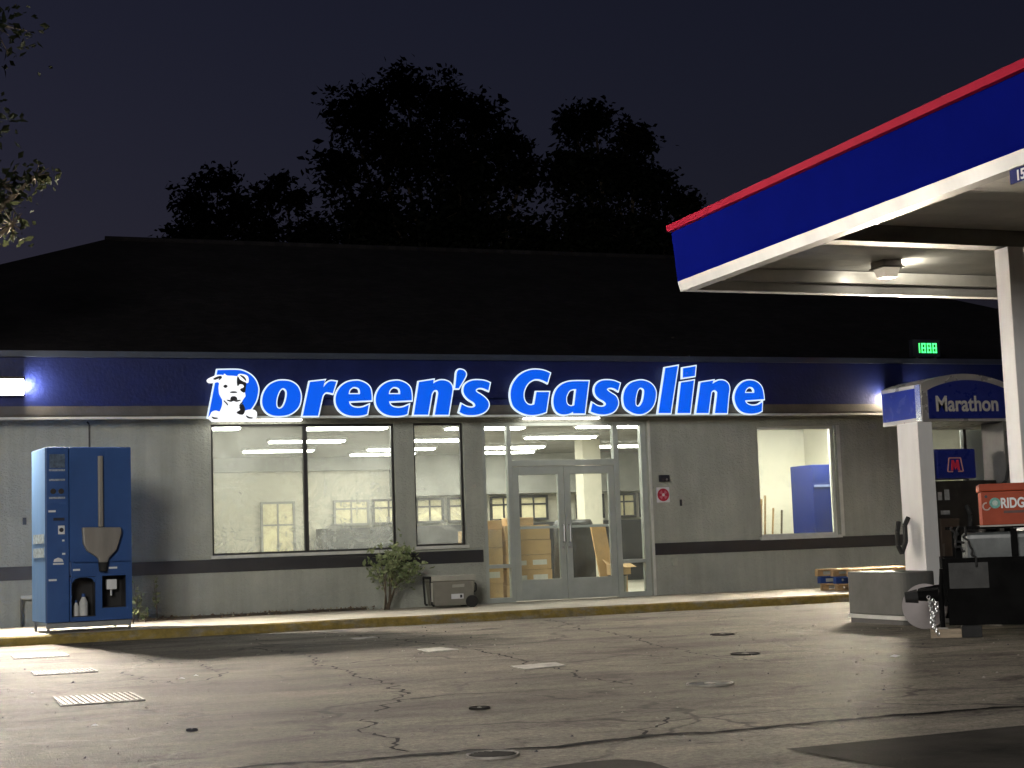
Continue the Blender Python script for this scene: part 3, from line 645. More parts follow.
LETTERS = [
  ('D', [[(3.723,3.737,1),(3.998,3.741,0),(4.106,3.721,0),(4.206,3.668,0),(4.276,3.59,0),(4.313,3.488,0),(4.312,3.407,0),(4.285,3.298,0),(4.238,3.211,0),(4.176,3.136,0),(4.081,3.069,0),(3.986,3.045,0),(3.893,3.043,0),(3.58,3.048,1)]]),
  ('o', [[(4.376,3.288,0),(4.405,3.406,0),(4.479,3.511,0),(4.585,3.57,0),(4.691,3.585,0),(4.81,3.568,0),(4.902,3.505,0),(4.947,3.406,0),(4.951,3.313,0),(4.923,3.208,0),(4.854,3.129,0),(4.761,3.077,0),(4.641,3.059,0),(4.523,3.07,0),(4.439,3.118,0),(4.388,3.196,0)],[(4.692,3.474,0),(4.739,3.439,0),(4.745,3.366,0),(4.719,3.261,0),(4.678,3.189,0),(4.63,3.165,0),(4.591,3.189,0),(4.583,3.261,0),(4.601,3.353,0),(4.641,3.439,0)]]),
  ('r', [[(5.101,3.565,1),(5.326,3.59,1),(5.299,3.475,1),(5.331,3.519,0),(5.38,3.563,0),(5.427,3.579,0),(5.502,3.57,1),(5.443,3.398,1),(5.396,3.409,0),(5.343,3.413,0),(5.301,3.382,0),(5.276,3.326,0),(5.211,3.059,1),(4.983,3.06,1)]]),
  ('e', [[(6.043,3.291,1),(6.045,3.366,0),(6.027,3.473,0),(5.967,3.54,0),(5.872,3.58,0),(5.79,3.584,0),(5.68,3.564,0),(5.584,3.504,0),(5.52,3.419,0),(5.491,3.326,0),(5.496,3.233,0),(5.541,3.146,0),(5.614,3.089,0),(5.709,3.059,0),(5.817,3.053,0),(5.913,3.063,0),(5.969,3.082,1),(5.997,3.216,1),(5.917,3.184,0),(5.834,3.172,0),(5.753,3.186,0),(5.706,3.222,0),(5.687,3.275,1)],[(5.689,3.382,1),(5.704,3.44,0),(5.746,3.482,0),(5.795,3.492,0),(5.849,3.473,0),(5.868,3.433,0),(5.867,3.382,1)]]),
  ('e', [[(6.678,3.29,1),(6.68,3.366,0),(6.662,3.474,0),(6.601,3.542,0),(6.504,3.582,0),(6.421,3.586,0),(6.309,3.565,0),(6.21,3.504,0),(6.146,3.42,0),(6.116,3.325,0),(6.12,3.231,0),(6.166,3.144,0),(6.24,3.086,0),(6.336,3.056,0),(6.447,3.05,0),(6.545,3.06,0),(6.601,3.079,1),(6.631,3.214,1),(6.549,3.182,0),(6.465,3.17,0),(6.382,3.184,0),(6.334,3.22,0),(6.315,3.274,1)],[(6.318,3.382,1),(6.333,3.44,0),(6.376,3.483,0),(6.425,3.493,0),(6.48,3.474,0),(6.5,3.433,0),(6.499,3.382,1)]]),
  ('n', [[(6.808,3.569,1),(7.04,3.603,1),(7.031,3.542,1),(7.069,3.568,0),(7.145,3.594,0),(7.235,3.589,0),(7.309,3.549,0),(7.34,3.472,0),(7.326,3.378,0),(7.263,3.064,1),(7.046,3.065,1),(7.104,3.349,0),(7.112,3.407,0),(7.088,3.447,0),(7.038,3.439,0),(7.001,3.385,0),(6.99,3.335,0),(6.934,3.066,1),(6.711,3.067,1)]]),
  ('apostrophe', [[(7.482,3.764,0),(7.543,3.744,0),(7.568,3.694,0),(7.539,3.625,0),(7.443,3.476,1),(7.39,3.476,1),(7.411,3.624,0),(7.423,3.711,0),(7.444,3.752,0)]]),
  ('s', [[(7.956,3.557,1),(7.929,3.445,1),(7.838,3.48,0),(7.77,3.48,0),(7.723,3.454,0),(7.732,3.414,0),(7.819,3.361,0),(7.893,3.298,0),(7.926,3.232,0),(7.908,3.16,0),(7.84,3.098,0),(7.732,3.062,0),(7.61,3.055,0),(7.52,3.07,0),(7.448,3.104,1),(7.487,3.222,1),(7.554,3.187,0),(7.629,3.169,0),(7.691,3.181,0),(7.71,3.215,0),(7.678,3.259,0),(7.604,3.303,0),(7.548,3.364,0),(7.523,3.436,0),(7.546,3.52,0),(7.616,3.575,0),(7.705,3.597,0),(7.827,3.595,0),(7.903,3.579,0)]]),
  ('G', [[(8.974,3.715,1),(8.923,3.57,1),(8.864,3.598,0),(8.776,3.623,0),(8.686,3.613,0),(8.595,3.557,0),(8.532,3.459,0),(8.511,3.365,0),(8.525,3.281,0),(8.567,3.225,0),(8.626,3.204,0),(8.693,3.217,1),(8.738,3.413,1),(8.947,3.413,1),(8.882,3.099,1),(8.799,3.074,0),(8.694,3.055,0),(8.576,3.059,0),(8.445,3.104,0),(8.345,3.184,0),(8.305,3.295,0),(8.305,3.42,0),(8.347,3.545,0),(8.439,3.661,0),(8.557,3.735,0),(8.677,3.767,0),(8.796,3.767,0),(8.9,3.746,0)]]),
  ('a', [[(9.634,3.588,1),(9.543,3.075,1),(9.346,3.076,1),(9.352,3.108,1),(9.293,3.076,0),(9.202,3.058,0),(9.112,3.073,0),(9.05,3.126,0),(9.02,3.224,0),(9.029,3.336,0),(9.078,3.449,0),(9.164,3.53,0),(9.269,3.573,0),(9.39,3.587,0)],[(9.418,3.463,1),(9.371,3.202,1),(9.313,3.189,0),(9.261,3.21,0),(9.236,3.266,0),(9.244,3.35,0),(9.293,3.432,0),(9.355,3.46,0)]]),
  ('s', [[(10.178,3.556,1),(10.142,3.442,1),(10.074,3.478,0),(10.005,3.488,0),(9.953,3.47,0),(9.952,3.442,0),(10.024,3.392,0),(10.096,3.347,0),(10.131,3.279,0),(10.128,3.207,0),(10.078,3.125,0),(9.994,3.076,0),(9.87,3.055,0),(9.749,3.07,0),(9.654,3.103,1),(9.69,3.234,1),(9.769,3.189,0),(9.845,3.176,0),(9.907,3.194,0),(9.924,3.233,0),(9.88,3.276,0),(9.808,3.312,0),(9.75,3.378,0),(9.738,3.463,0),(9.772,3.538,0),(9.848,3.591,0),(9.957,3.605,0),(10.079,3.592,0)]]),
  ('o', [[(10.546,3.604,0),(10.67,3.583,0),(10.759,3.526,0),(10.808,3.435,0),(10.802,3.32,0),(10.759,3.206,0),(10.676,3.116,0),(10.567,3.063,0),(10.458,3.061,0),(10.354,3.096,0),(10.264,3.164,0),(10.234,3.264,0),(10.243,3.378,0),(10.294,3.489,0),(10.391,3.568,0)],[(10.54,3.488,0),(10.602,3.46,0),(10.602,3.378,0),(10.57,3.263,0),(10.523,3.195,0),(10.479,3.178,0),(10.444,3.209,0),(10.445,3.292,0),(10.465,3.378,0),(10.492,3.447,0)]]),
  ('l', [[(11.006,3.808,1),(11.229,3.845,1),(11.06,3.073,1),(10.847,3.074,1)]]),
  ('i', [[(11.277,3.57,1),(11.51,3.605,1),(11.412,3.071,1),(11.187,3.072,1)]]),
  ('dot', [[(11.327,3.807,1),(11.553,3.841,1),(11.529,3.685,1),(11.315,3.654,1)]]),
  ('n', [[(11.635,3.571,1),(11.87,3.606,1),(11.842,3.546,1),(11.9,3.578,0),(11.979,3.607,0),(12.073,3.6,0),(12.138,3.551,0),(12.157,3.469,0),(12.135,3.356,0),(12.091,3.068,1),(11.872,3.069,1),(11.929,3.37,0),(11.926,3.424,0),(11.877,3.45,0),(11.826,3.424,0),(11.805,3.356,0),(11.748,3.07,1),(11.531,3.071,1)]]),
  ('e', [[(12.793,3.299,1),(12.787,3.398,0),(12.761,3.498,0),(12.689,3.573,0),(12.579,3.607,0),(12.452,3.594,0),(12.348,3.526,0),(12.279,3.427,0),(12.249,3.314,0),(12.274,3.201,0),(12.333,3.116,0),(12.422,3.071,0),(12.548,3.056,0),(12.66,3.07,0),(12.741,3.101,1),(12.757,3.239,1),(12.683,3.2,0),(12.587,3.186,0),(12.508,3.2,0),(12.455,3.233,0),(12.434,3.278,1)],[(12.441,3.401,1),(12.471,3.462,0),(12.525,3.498,0),(12.589,3.495,0),(12.623,3.448,0),(12.62,3.401,1)]]),
]
DOG = [
  ('head', [(3.607,3.085),(3.627,3.122),(3.681,3.138),(3.737,3.125),(3.764,3.172),(3.784,3.245),(3.779,3.306),(3.753,3.353),(3.736,3.407),(3.733,3.488),(3.74,3.542),(3.717,3.559),(3.674,3.552),(3.594,3.548),(3.565,3.584),(3.588,3.615),(3.649,3.642),(3.7,3.663),(3.769,3.666),(3.804,3.661),(3.817,3.684),(3.852,3.657),(3.93,3.653),(4.003,3.648),(4.029,3.678),(4.085,3.678),(4.148,3.658),(4.171,3.617),(4.168,3.553),(4.136,3.542),(4.125,3.488),(4.114,3.407),(4.121,3.353),(4.092,3.31),(4.064,3.256),(4.083,3.191),(4.095,3.137),(4.163,3.15),(4.244,3.147),(4.284,3.109),(4.283,3.041),(4.241,3.001),(4.174,2.995),(4.093,3.015),(3.986,3.019),(3.759,3.02),(3.718,2.984),(3.639,2.978),(3.599,3.005),(3.58,3.032)]),
  ('patch', [(4.01,3.64),(4.039,3.594),(4.089,3.563),(4.13,3.542),(4.123,3.475),(4.111,3.41),(4.076,3.414),(4.047,3.45),(4.101,3.481),(4.089,3.522),(4.035,3.529),(4.01,3.502),(4.0,3.556)]),
  ('chest_patch', [(3.988,3.11),(4.042,3.144),(4.029,3.188),(4.073,3.231),(4.096,3.191),(4.109,3.147),(4.081,3.083),(4.027,3.083)]),
  ('eye', [(3.804,3.495),(3.827,3.512),(3.853,3.497),(3.829,3.477)]),
  ('nose', [(3.913,3.333),(3.944,3.342),(3.978,3.333),(3.991,3.299),(3.944,3.312),(3.904,3.296)]),
  ('mouth', [(3.85,3.291),(3.91,3.283),(3.944,3.302),(3.984,3.283),(4.044,3.291),(3.99,3.272),(3.944,3.286),(3.903,3.272)]),
  ('brow', [(3.899,3.407),(3.946,3.415),(3.993,3.407),(3.945,3.402)]),
  ('chin_line', [(3.796,3.286),(3.829,3.252),(3.855,3.221),(3.842,3.245)]),
  ('chin_line', [(4.077,3.258),(4.05,3.231),(4.03,3.211),(4.054,3.242)]),
  ('ear_line', [(3.662,3.609),(3.749,3.643),(3.771,3.623),(3.735,3.593),(3.752,3.623),(3.681,3.598)]),
  ('ear_line', [(4.051,3.657),(4.09,3.624),(4.13,3.583),(4.104,3.631)]),
  ('toe_line', [(3.626,3.042),(3.652,3.02),(3.706,3.026),(3.659,3.031)]),
  ('toe_line', [(4.128,3.056),(4.161,3.026),(4.222,3.025),(4.168,3.036)]),
]
# ------------------------------------------------------------------ lit shop sign
SG = thing('shop_sign', 'lit blue channel letters with white edges on the fascia, with a white dog', 'shop sign', (3.6, -.38, 3.1))
LBLUE = em('sign_blue_face', (0.0, .115, .90), .95, (.001, .006, .05))
M().box(3.75, 12.6, -.46, -.352, 3.33, 3.45).build('raceway', FASB, SG)
LWHITE = em('sign_white_edge', (.74, .88, 1.0), .95, (.3, .32, .35))
LDOG = em('sign_dog_face', (.95, .97, 1.0), 1.0, (.3, .3, .3))
prev_dot = None
for nm, cs in LETTERS:
    cs2 = []
    for k, c in enumerate(cs):
        s = smooth_contour(c, 5)
        if k == 0: s = offset_contour(s, .002)
        cs2.append(s)
    face = curve_mesh('apostrophe' if nm == 'apostrophe' else 'letter_dot' if nm == 'dot' else 'letter', cs2, -.505, -.513, LBLUE, SG)
    rim = [offset_contour(cs2[0], .021)] + [offset_contour(c, -.018) for c in cs2[1:]]
    curve_mesh('letter_edge', rim, -.462, -.504, LWHITE, face)
for k, (nm, c) in enumerate(DOG):
    s = smooth_contour(c, 3)
    if k == 0: dg = curve_mesh('dog_emblem', [s], -.47, -.545, LDOG, SG)
    else:
        pts = s; 
        curve_mesh('dog_' + nm, [offset_contour(s, .004 if nm in ('patch', 'chest_patch') else .007)], -.5455, -.550, INK if nm in ('nose', 'eye', 'mouth') else INK, dg)

# ------------------------------------------------------------------ wall lamps
def wall_lamp(x, z, col, strength, label, tilt):
    t = thing('wall_lamp', label, 'wall lamp', (x, -.35, z), group='flood lamps on the fascia')
    h = M(); h.prism([(-.352, z + .13), (-.54, z + .13), (-.56, z + .08), (-.56 + .21 * tilt, z - .13), (-.352, z - .13)], 'x', x - .19, x + .19); h.build('housing', pm('lamp_bronze', (.06, .055, .05), .5), t)
    l = M(); a, b = (-.562, z + .08), (-.562 + .2 * tilt, z - .125)
    ny, nz = -.98, -tilt
    l.add([(x - .17, a[0] + ny * .012, a[1] + nz * .012), (x + .17, a[0] + ny * .012, a[1] + nz * .012), (x + .17, b[0] + ny * .012, b[1] + nz * .012), (x - .17, b[0] + ny * .012, b[1] + nz * .012)], [(0, 3, 2, 1)])
    m_ = em('lamp_lens_%s' % label.split()[0], col, strength); m_.cycles.emission_sampling = 'FRONT_BACK'
    g_ = m_.node_tree; ge = g_.nodes.new('ShaderNodeNewGeometry'); ma = g_.nodes.new('ShaderNodeMath'); ma.operation = 'MULTIPLY_ADD'; ma.inputs[1].default_value = -strength; ma.inputs[2].default_value = strength
    g_.links.new(ge.outputs['Backfacing'], ma.inputs[0])
    pb = [q for q in g_.nodes if q.type == 'BSDF_PRINCIPLED'][0]; g_.links.new(ma.outputs[0], pb.inputs['Emission Strength'])
    l.build('lens', m_, t)
    fr_ = M()
    for x0, x1, z0, z1 in ((x - .192, x - .171, z - .10, z + .10), (x + .171, x + .192, z - .10, z + .10), (x - .171, x + .171, z + .085, z + .10)): fr_.box(x0, x1, -.60, -.545, z0, z1)
    fr_.build('added_light_hood', MATS['lamp_bronze'], t)  # rim added to keep the lens from lighting the wall
    s = M()
    for e in (-1, 1): s.box(x + e * .193 - .003, x + e * .193 + .003, -.50, -.40, z - .02, z + .06)
    s.build('added_side_glow', em('lamp_side_glow_%s' % label.split()[0], col, strength * .09), t)  # glowing strips added at both sides to light the fascia
wall_lamp(.82, 3.5, (1.0, .90, .76), 11000, 'glaring flood lamp on the blue fascia at the left end', .13)
wall_lamp(15.45, 3.3, (1.0, .86, .66), 9000, 'warm flood lamp on the blue fascia behind the pump sign', .13)

# ------------------------------------------------------------------ ice machine
IM = thing('ice_machine', 'tall blue ice vending machine with steel chute against the wall', 'ice machine', (1.17, -2.6, .12), R(8.6))
def lm(): return M()
V = .13   # cabinet bottom above its base
lm().box(.0, 1.1, .26, .85, V, 2.37).box(.0, .30, .02, .26, V, 2.37).box(1.03, 1.1, .02, .26, V, 2.37).box(.30, 1.03, .02, .26, .72, 2.37).box(.30, 1.03, .02, .26, V, .17).build('cabinet', BLUEM, IM, bevel=.012, local=True)
lm().box(-.004, -.001, .03, .84, V + .01, 2.36).build('side_panel', BLUES, IM, local=True)
o = lm().box(.008, .285, -.012, .019, V + .005, 2.362).build('control_panel', BLUEM, IM, bevel=.004, local=True)
fd = M(); # right door with two openings
A, Bx = .295, 1.092
fd.box(A, Bx, -.012, .019, .90, 2.362); fd.box(A, Bx, -.012, .019, V + .005, .19)
for x0, x1 in ((A, .315), (.62, .705), (1.015, Bx)): fd.box(x0, x1, -.012, .019, .19, .70)
fd.box(.315, .62, -.012, .019, .70, .90); fd.box(.62, 1.015 + .0, -.012, .019, .70, .90); fd.box(1.015, Bx, -.012, .019, .70, .90)
fd.box(.705, 1.015, -.012, .019, .19, .29)
fd.build('door', BLUEM, IM, local=True)
bay = M(); bay.box(.305, 1.025, .25, .258, .175, .715); bay.box(.302, .31, .03, .25, .175, .715); bay.box(1.018, 1.027, .03, .25, .175, .715); bay.box(.64, .69, .02, .25, .175, .715); bay.box(.31, .64, .03, .25, .18, .2); bay.box(.69, 1.018, .03, .25, .28, .30); bay.build('dispensing_bay', DARKF, IM, local=True)
ar = M(); ar.prism([(.32, .695), (.32, .62), (.36, .67), (.42, .69), (.515, .69), (.575, .67), (.615, .62), (.615, .695)], 'y', -.010, .018); ar.build('bay_arch', BLUEM, IM, local=True)
s_ = lm(); s_.box(.655, .718, -.06, -.013, 1.33, 2.25); s_.build('ice_tube', STEELP, IM, bevel=.012, local=True)
hp = M(); hp.prism([(.44, 1.33), (.94, 1.32), (.945, 1.24), (.88, 1.03), (.78, .93), (.765, .87), (.655, .87), (.64, .93), (.50, 1.03), (.455, 1.12)], 'y', -.09, -.013); hp.build('ice_hopper', STEELP, IM, bevel=.02, local=True)
M().box(.335, 1.08, -.05, -.013, .885, .905).build('shelf_lip', BLUEM, IM, local=True)
M().cyl((.71, -.05, .875), (.71, -.05, .76), .062, .05, n=18).build('chute_nozzle', RUBB, IM, local=True)
sc = M().box(.045, .24, -.019, -.0125, 2.10, 2.275).build('instruction_panel', pm('panel_print', (.10, .14, .2), .4, var=.6, scale=30), IM, local=True)
ln = M()
for z in (1.945, 1.715, 2.07): ln.box(.04, .24, -.017, -.0125, z - .012, z + .012)
ln.build('text_strip', PRINTW, IM, local=True) if False else ln.build('text_strip', pm('faded_print', (.32, .36, .42), .5, var=.6, scale=40), IM, local=True)
for x in (.09, .19): M().disc((x, -.018, 1.80), (0, 1, 0), .035, .012).build('button', DARKF, IM, local=True)
M().box(.09, .23, -.02, -.0125, 1.425, 1.46).build('bill_slot', INK, IM, local=True)
cs = M().box(.15, .232, -.022, -.0125, 1.25, 1.36).build('coin_unit', PRINTW, IM, local=True); M().disc((.19, -.024, 1.305), (0, 1, 0), .028, .006).build('coin_lens', INK, cs, local=True)
lg = M(); lg.prism([(.09, .90), (.215, .90), (.20, .935), (.15, .955), (.10, .935)], 'y', -.0165, -.0125); lg.box(.085, .218, -.0165, -.0125, .865, .885); lg.build('maker_mark', PRINTW, IM, local=True)
sm = M()
for x, z, wdt in ((.03, 1.545, .09), (.03, .672, .1), (.79, .80, .11), (.335, .79, .09), (.2, 1.17, .03), (.2, 1.0, .04)): sm.box(x, x + wdt, -.0155, -.0125, z - .012, z + .012)
sm.build('small_text', PRINTW, IM, local=True)
lt = M()
for z in (1.20, 1.02): lt.box(-.0075, -.0042, .08, .74, z - .06, z + .06)
lt.build('side_lettering', pm('side_print', (.5, .6, .66), .5, var=.7, scale=18), IM, local=True)
kb_ = M().box(.74, .98, -.018, -.0125, .60, .69).build('keypad_housing', pm('keypad_grey', (.12, .13, .15), .4), IM, local=True) if False else None
w2 = M(); w2.box(.80, .93, .12, .2, .52, .65); w2.build('water_spout_box', PRINTW, IM, bevel=.01, local=True)
M().cyl((.865, .16, .52), (.865, .16, .44), .02, n=10).build('water_spout', STEEL, IM, local=True)
bt = M()
for x in (0.02, 1.06):
    for y in (.04, .8): bt.box(x, x + .03, y, y + .03, .0, V)
bt.build('leg_frame', STEEL, IM, local=True)
M().box(.01, 1.09, .03, .05, .06, V - .004).build('base_rail', pm('base_rail', (.3, .31, .3), .5, .3), IM, local=True)
# bottles inside the bay
for x, y, h, lb in ((.495, -.002, .28, 'white jug standing in the left bay of the blue ice machine'), (.40, -.002, .2, 'small pale bottle beside the white jug in the ice machine bay')):
    c8, s8 = math.cos(R(8.6)), math.sin(R(8.6)); yy = .11
    bx_, by_ = 1.17 + x * c8 - yy * s8, -2.6 + x * s8 + yy * c8
    t = thing('jug', lb, 'bottle', (bx_, by_, .12 + .201), R(8.6)); r0 = .055 if h > .2 else .035
    M().cyl((0, 0, 0), (0, 0, h * .6), r0, n=14).cyl((0, 0, h * .6), (0, 0, h * .85), r0, r0 * .4, n=14).build('jug_body', pm('jug_white_%d' % int(h * 100), (.6, .6, .58), .4), t, local=True)
    M().cyl((0, 0, h * .85), (0, 0, h), r0 * .42, n=12).build('cap', BLUEM, t, local=True)
# pipe and fittings on the wall
o = M().tube([(1.93, -.02, 2.5), (1.93, -.02, 2.99), (1.9, -.02, 3.03)], .012).build('conduit', GREYP, loc=(1.93, 0, 2.5)); tag(o, 'thin grey conduit on the wall above the blue ice machine', 'conduit')
o = M().box(1.0, 1.05, -.03, -.001, 1.56, 1.66).build('outlet_cover', DARKF, bevel=.005, loc=(1.02, 0, 1.6)); tag(o, 'small dark outlet cover on the wall left of the ice machine', 'outlet')
t = thing('standpipe', 'short grey pipe with a tap on the wall left of the ice machine', 'pipe', (.98, -.1, .12))
M().tube([(.98, -.1, .12), (.98, -.1, .52)], .018).build('riser', GREYP, t); M().tube([(.97, -.1, .53), (1.13, -.1, .53)], .03).build('tap', TRIM, t)

# ------------------------------------------------------------------ wall fittings by the doors
t = thing('fire_sign', 'white square plaque with a red fire department disc right of the doors', 'sign', (11.10, -.01, 1.76))
M().box(10.985, 11.215, -.012, -.002, 1.635, 1.885).build('plaque', PRINTW, t)
M().disc((11.10, -.015, 1.76), (0, 1, 0), .105, .005, n=40).build('red_disc', REDS, t)
mc = M()
for k in range(4):
    a = R(45 + 90 * k); u = Vector((math.cos(a), math.sin(a))); v = Vector((-u.y, u.x)); pts = []
    for r_, w_ in ((.025, .012), (.075, .03), (.075, -.03), (.025, -.012)): q = u * r_ + v * w_; pts.append((11.10 + q.x, 1.76 + q.y))
    mc.prism(pts, 'y', -.0205, -.018)
mc.build('cross_mark', pm('sign_pink', (.62, .18, .22), .5), t); M().disc((11.10, -.020, 1.76), (0, 1, 0), .024, .004, n=16).build('centre_mark', PRINTW, t)
t = thing('key_box', 'small black key box on the wall over the fire disc sign', 'key box', (11.12, -.01, 2.03)); M().box(11.035, 11.205, -.07, -.001, 1.975, 2.085).build('box_body', INK, t, bevel=.006); M().disc((11.15, -.073, 2.01), (0, 1, 0), .018, .008).build('lock', STEEL, t)
o = M().box(11.40, 11.435, -.02, -.001, 1.57, 1.675).build('doorbell', INK, bevel=.004, loc=(11.41, 0, 1.6)); tag(o, 'tiny black bell push on the wall right of the fire sign', 'doorbell')
t = thing('outlet_box', 'pale weatherproof outlet box low on the wall right of the doors', 'outlet', (11.25, 0, .65)); M().box(11.2, 11.3, -.05, -.001, .59, .72).build('box_body', STUC, t, bevel=.008); M().box(11.21, 11.29, -.056, -.051, .6, .71).build('lid', STUC, t)

# ------------------------------------------------------------------ plants in front of the wall
def sprig(m, p, d, s, mi=0, r=rnd):
    d = Vector(d).normalized(); u = d.orthogonal().normalized(); u = (Matrix.Rotation(r.uniform(0, 6.28), 3, d) @ u)
    n_ = d.cross(u); p = Vector(p)
    m.add([p, p + d * s * .5 + u * s * .26 + n_ * s * .06, p + d * s, p + d * s * .5 - u * s * .26 + n_ * s * .06], [(0, 1, 2), (0, 2, 3)], mi)
t = thing('shrub', 'leafy small shrub on thin bare stems against the grey wall', 'shrub', (6.22, -.42, .12))
sm_ = M(); lv = M(); r5 = random.Random(5)
for i in range(9):
    a = r5.uniform(-1, 1); tip = Vector((6.22 + .1 + a * .42, -.42 + r5.uniform(-.22, .2), r5.uniform(.72, 1.08)))
    base = Vector((6.22 + r5.uniform(-.05, .05), -.42 + r5.uniform(-.03, .03), .12)); mid = base.lerp(tip, .5) + Vector((r5.uniform(-.08, .03) - a * .07, 0, .06))
    pts = [base, base.lerp(mid, .5) + Vector((r5.uniform(-.02, .02), 0, 0)), mid, mid.lerp(tip, .5) + Vector((r5.uniform(-.03, .03), 0, .03)), tip]
    for k in range(4): sm_.cyl(pts[k], pts[k + 1], .011 - .002 * k, .009 - .002 * k, n=6)
    for k in range(58):
        q = mid.lerp(tip, r5.uniform(.1, 1.08)) + Vector((r5.gauss(0, .075), r5.gauss(0, .075), r5.gauss(0, .06)))
        if q.z < .42 and r5.random() < .7: continue
        sprig(lv, q, (r5.uniform(-1, 1), r5.uniform(-1, 1), r5.uniform(-.5, 1)), r5.uniform(.06, .125), r=r5)
for k in range(40):
    q = Vector((6.2 + r5.gauss(.12, .14), -.42 + r5.gauss(0, .08), r5.uniform(.38, .68))); sprig(lv, q, (r5.uniform(-1, 1), r5.uniform(-1, 1), r5.uniform(-.3, 1)), r5.uniform(.04, .075), r=r5)
sm_.build('stems', BARK, t); lv.build('leaves', LEAFS, t)
def weed(x, y, h, lb, seed, n=14):
    r_ = random.Random(seed); t = thing('weed', lb, 'weed', (x, y, .14), group='weeds at the foot of the wall'); s = M(); l = M()
    for i in range(3):
        tip = Vector((x + r_.uniform(-.12, .2) * h, y + r_.uniform(-.1, .05), .14 + h * r_.uniform(.6, 1))); s.cyl((x, y, .13), tip, .006, .003, n=5)
        for k in range(n // 3): sprig(l, Vector((x, y, .14)).lerp(tip, r_.uniform(.35, 1.02)), (r_.uniform(-1, 1), r_.uniform(-1, 1), r_.uniform(-.2, 1)), r_.uniform(.05, .11), r=r_)
    s.build('stem', BARK, t); l.build('leaves', LEAFS, t)
weed(2.55, -.5, .62, 'tall thin weed beside the right edge of the ice machine', 3, 30)
weed(2.85, -.2, .62, 'second tall weed a step right of the ice machine by the wall', 4, 27)
weed(2.42, -1.0, .22, 'low ragged weed on the pavement by the ice machine leg', 6, 15)
weed(2.62, -.75, .16, 'tiny weed between the ice machine and the soil strip', 8, 12)

# ------------------------------------------------------------------ cool box
CB = thing('cool_box', 'tan wheeled cool box with black handle beside the glass doors', 'cool box', (7.17, -.62, .12), R(-2))
cbm = M(); 
cbm.add([(-.30, -.2, .03), (.30, -.2, .03), (.30, .2, .03), (-.30, .2, .03), (-.335, -.22, .40), (.335, -.22, .40), (.335, .22, .40), (-.335, .22, .40)], [(0, 3, 2, 1), (4, 5, 6, 7), (0, 1, 5, 4), (1, 2, 6, 5), (2, 3, 7, 6), (3, 0, 4, 7)])
bd_ = cbm.build('cooler_body', TAN, CB, bevel=.02, local=True)
M().box(-.345, .345, -.23, .23, .402, .485).build('lid', TANL, CB, bevel=.014, local=True)
for s in (-1, 1): M().disc((.27, s * .235, .085), (0, 1, 0), .09, .045, n=24).build('wheel', RUBB, CB, local=True)
hd = M(); hd.tube([(-.36, -.2, .46), (-.365, -.2, .42), (-.345, -.2, .05), (-.31, -.2, .04)], .016).tube([(-.36, .2, .46), (-.365, .2, .42), (-.345, .2, .05), (-.31, .2, .04)], .016).tube([(-.36, -.2, .46), (-.36, .2, .46)], .018)
hd.build('handle', RUBB, CB, local=True)
M().box(-.36, -.335, -.24, -.225, .1, .38).build('handle_strap', TANL, CB, local=True)
M().tube([(.345, -.12, .36), (.375, -.12, .34), (.375, -.12, .24), (.335, -.12, .22)], .012).build('side_grip', RUBB, CB, local=True)
M().prism([(-.03, .30), (.16, .305), (.165, .35), (-.025, .345)], 'y', -.218, -.2235).build('raised_badge', TANL, CB, local=True)
lbm = M(); lbm.box(-.045, .145, -.218, -.206, .13, .205); lb_ = lbm.build('paper_label', PRINTW, CB, local=True); M().box(.09, .125, -.2205, -.2185, .145, .19).build('label_print', INK, lb_, local=True)

# ------------------------------------------------------------------ pallets on the pavement
def pallet(x, y, z, w, d, mat, label, rz=0.0, blk=None, grp='pallets stacked on the pavement'):
    t = thing('pallet', label, 'pallet', (x, y, z), rz, grp); n = 7
    m = M(); gap = (w / n) * .22
    for i in range(n): m.box(-w / 2 + i * w / n + gap / 2 + rnd.uniform(-.004, .004), -w / 2 + (i + 1) * w / n - gap / 2, -d / 2 + rnd.uniform(0, .01), d / 2, .095, .115)
    m.build('deck_boards', mat, t, local=True)
    s = M()
    for yy in (-d / 2 + .02, -.045, d / 2 - .11):
        s.box(-w / 2, w / 2, yy, yy + .09, .075, .094)
        for xx in (-w / 2, -.05, w / 2 - .1): s.box(xx, xx + .1, yy, yy + .09, .0185, .0745)
        s.box(-w / 2, w / 2, yy, yy + .09, 0, .018)
    s.build('blocks_and_runners', blk or mat, t, local=True)
pallet(13.72, -1.75, .12, 1.0, 1.0, PALW, 'bottom pallet of worn brown wood under the blue one')
pallet(13.73, -1.75, .236, 1.08, 1.05, PALB, 'blue painted pallet in the middle of the pallet stack', .02)
pallet(13.86, -1.8, .352, 1.46, 1.1, PALW, 'top pallet of pale yellow wood, wider than those below', -.02)

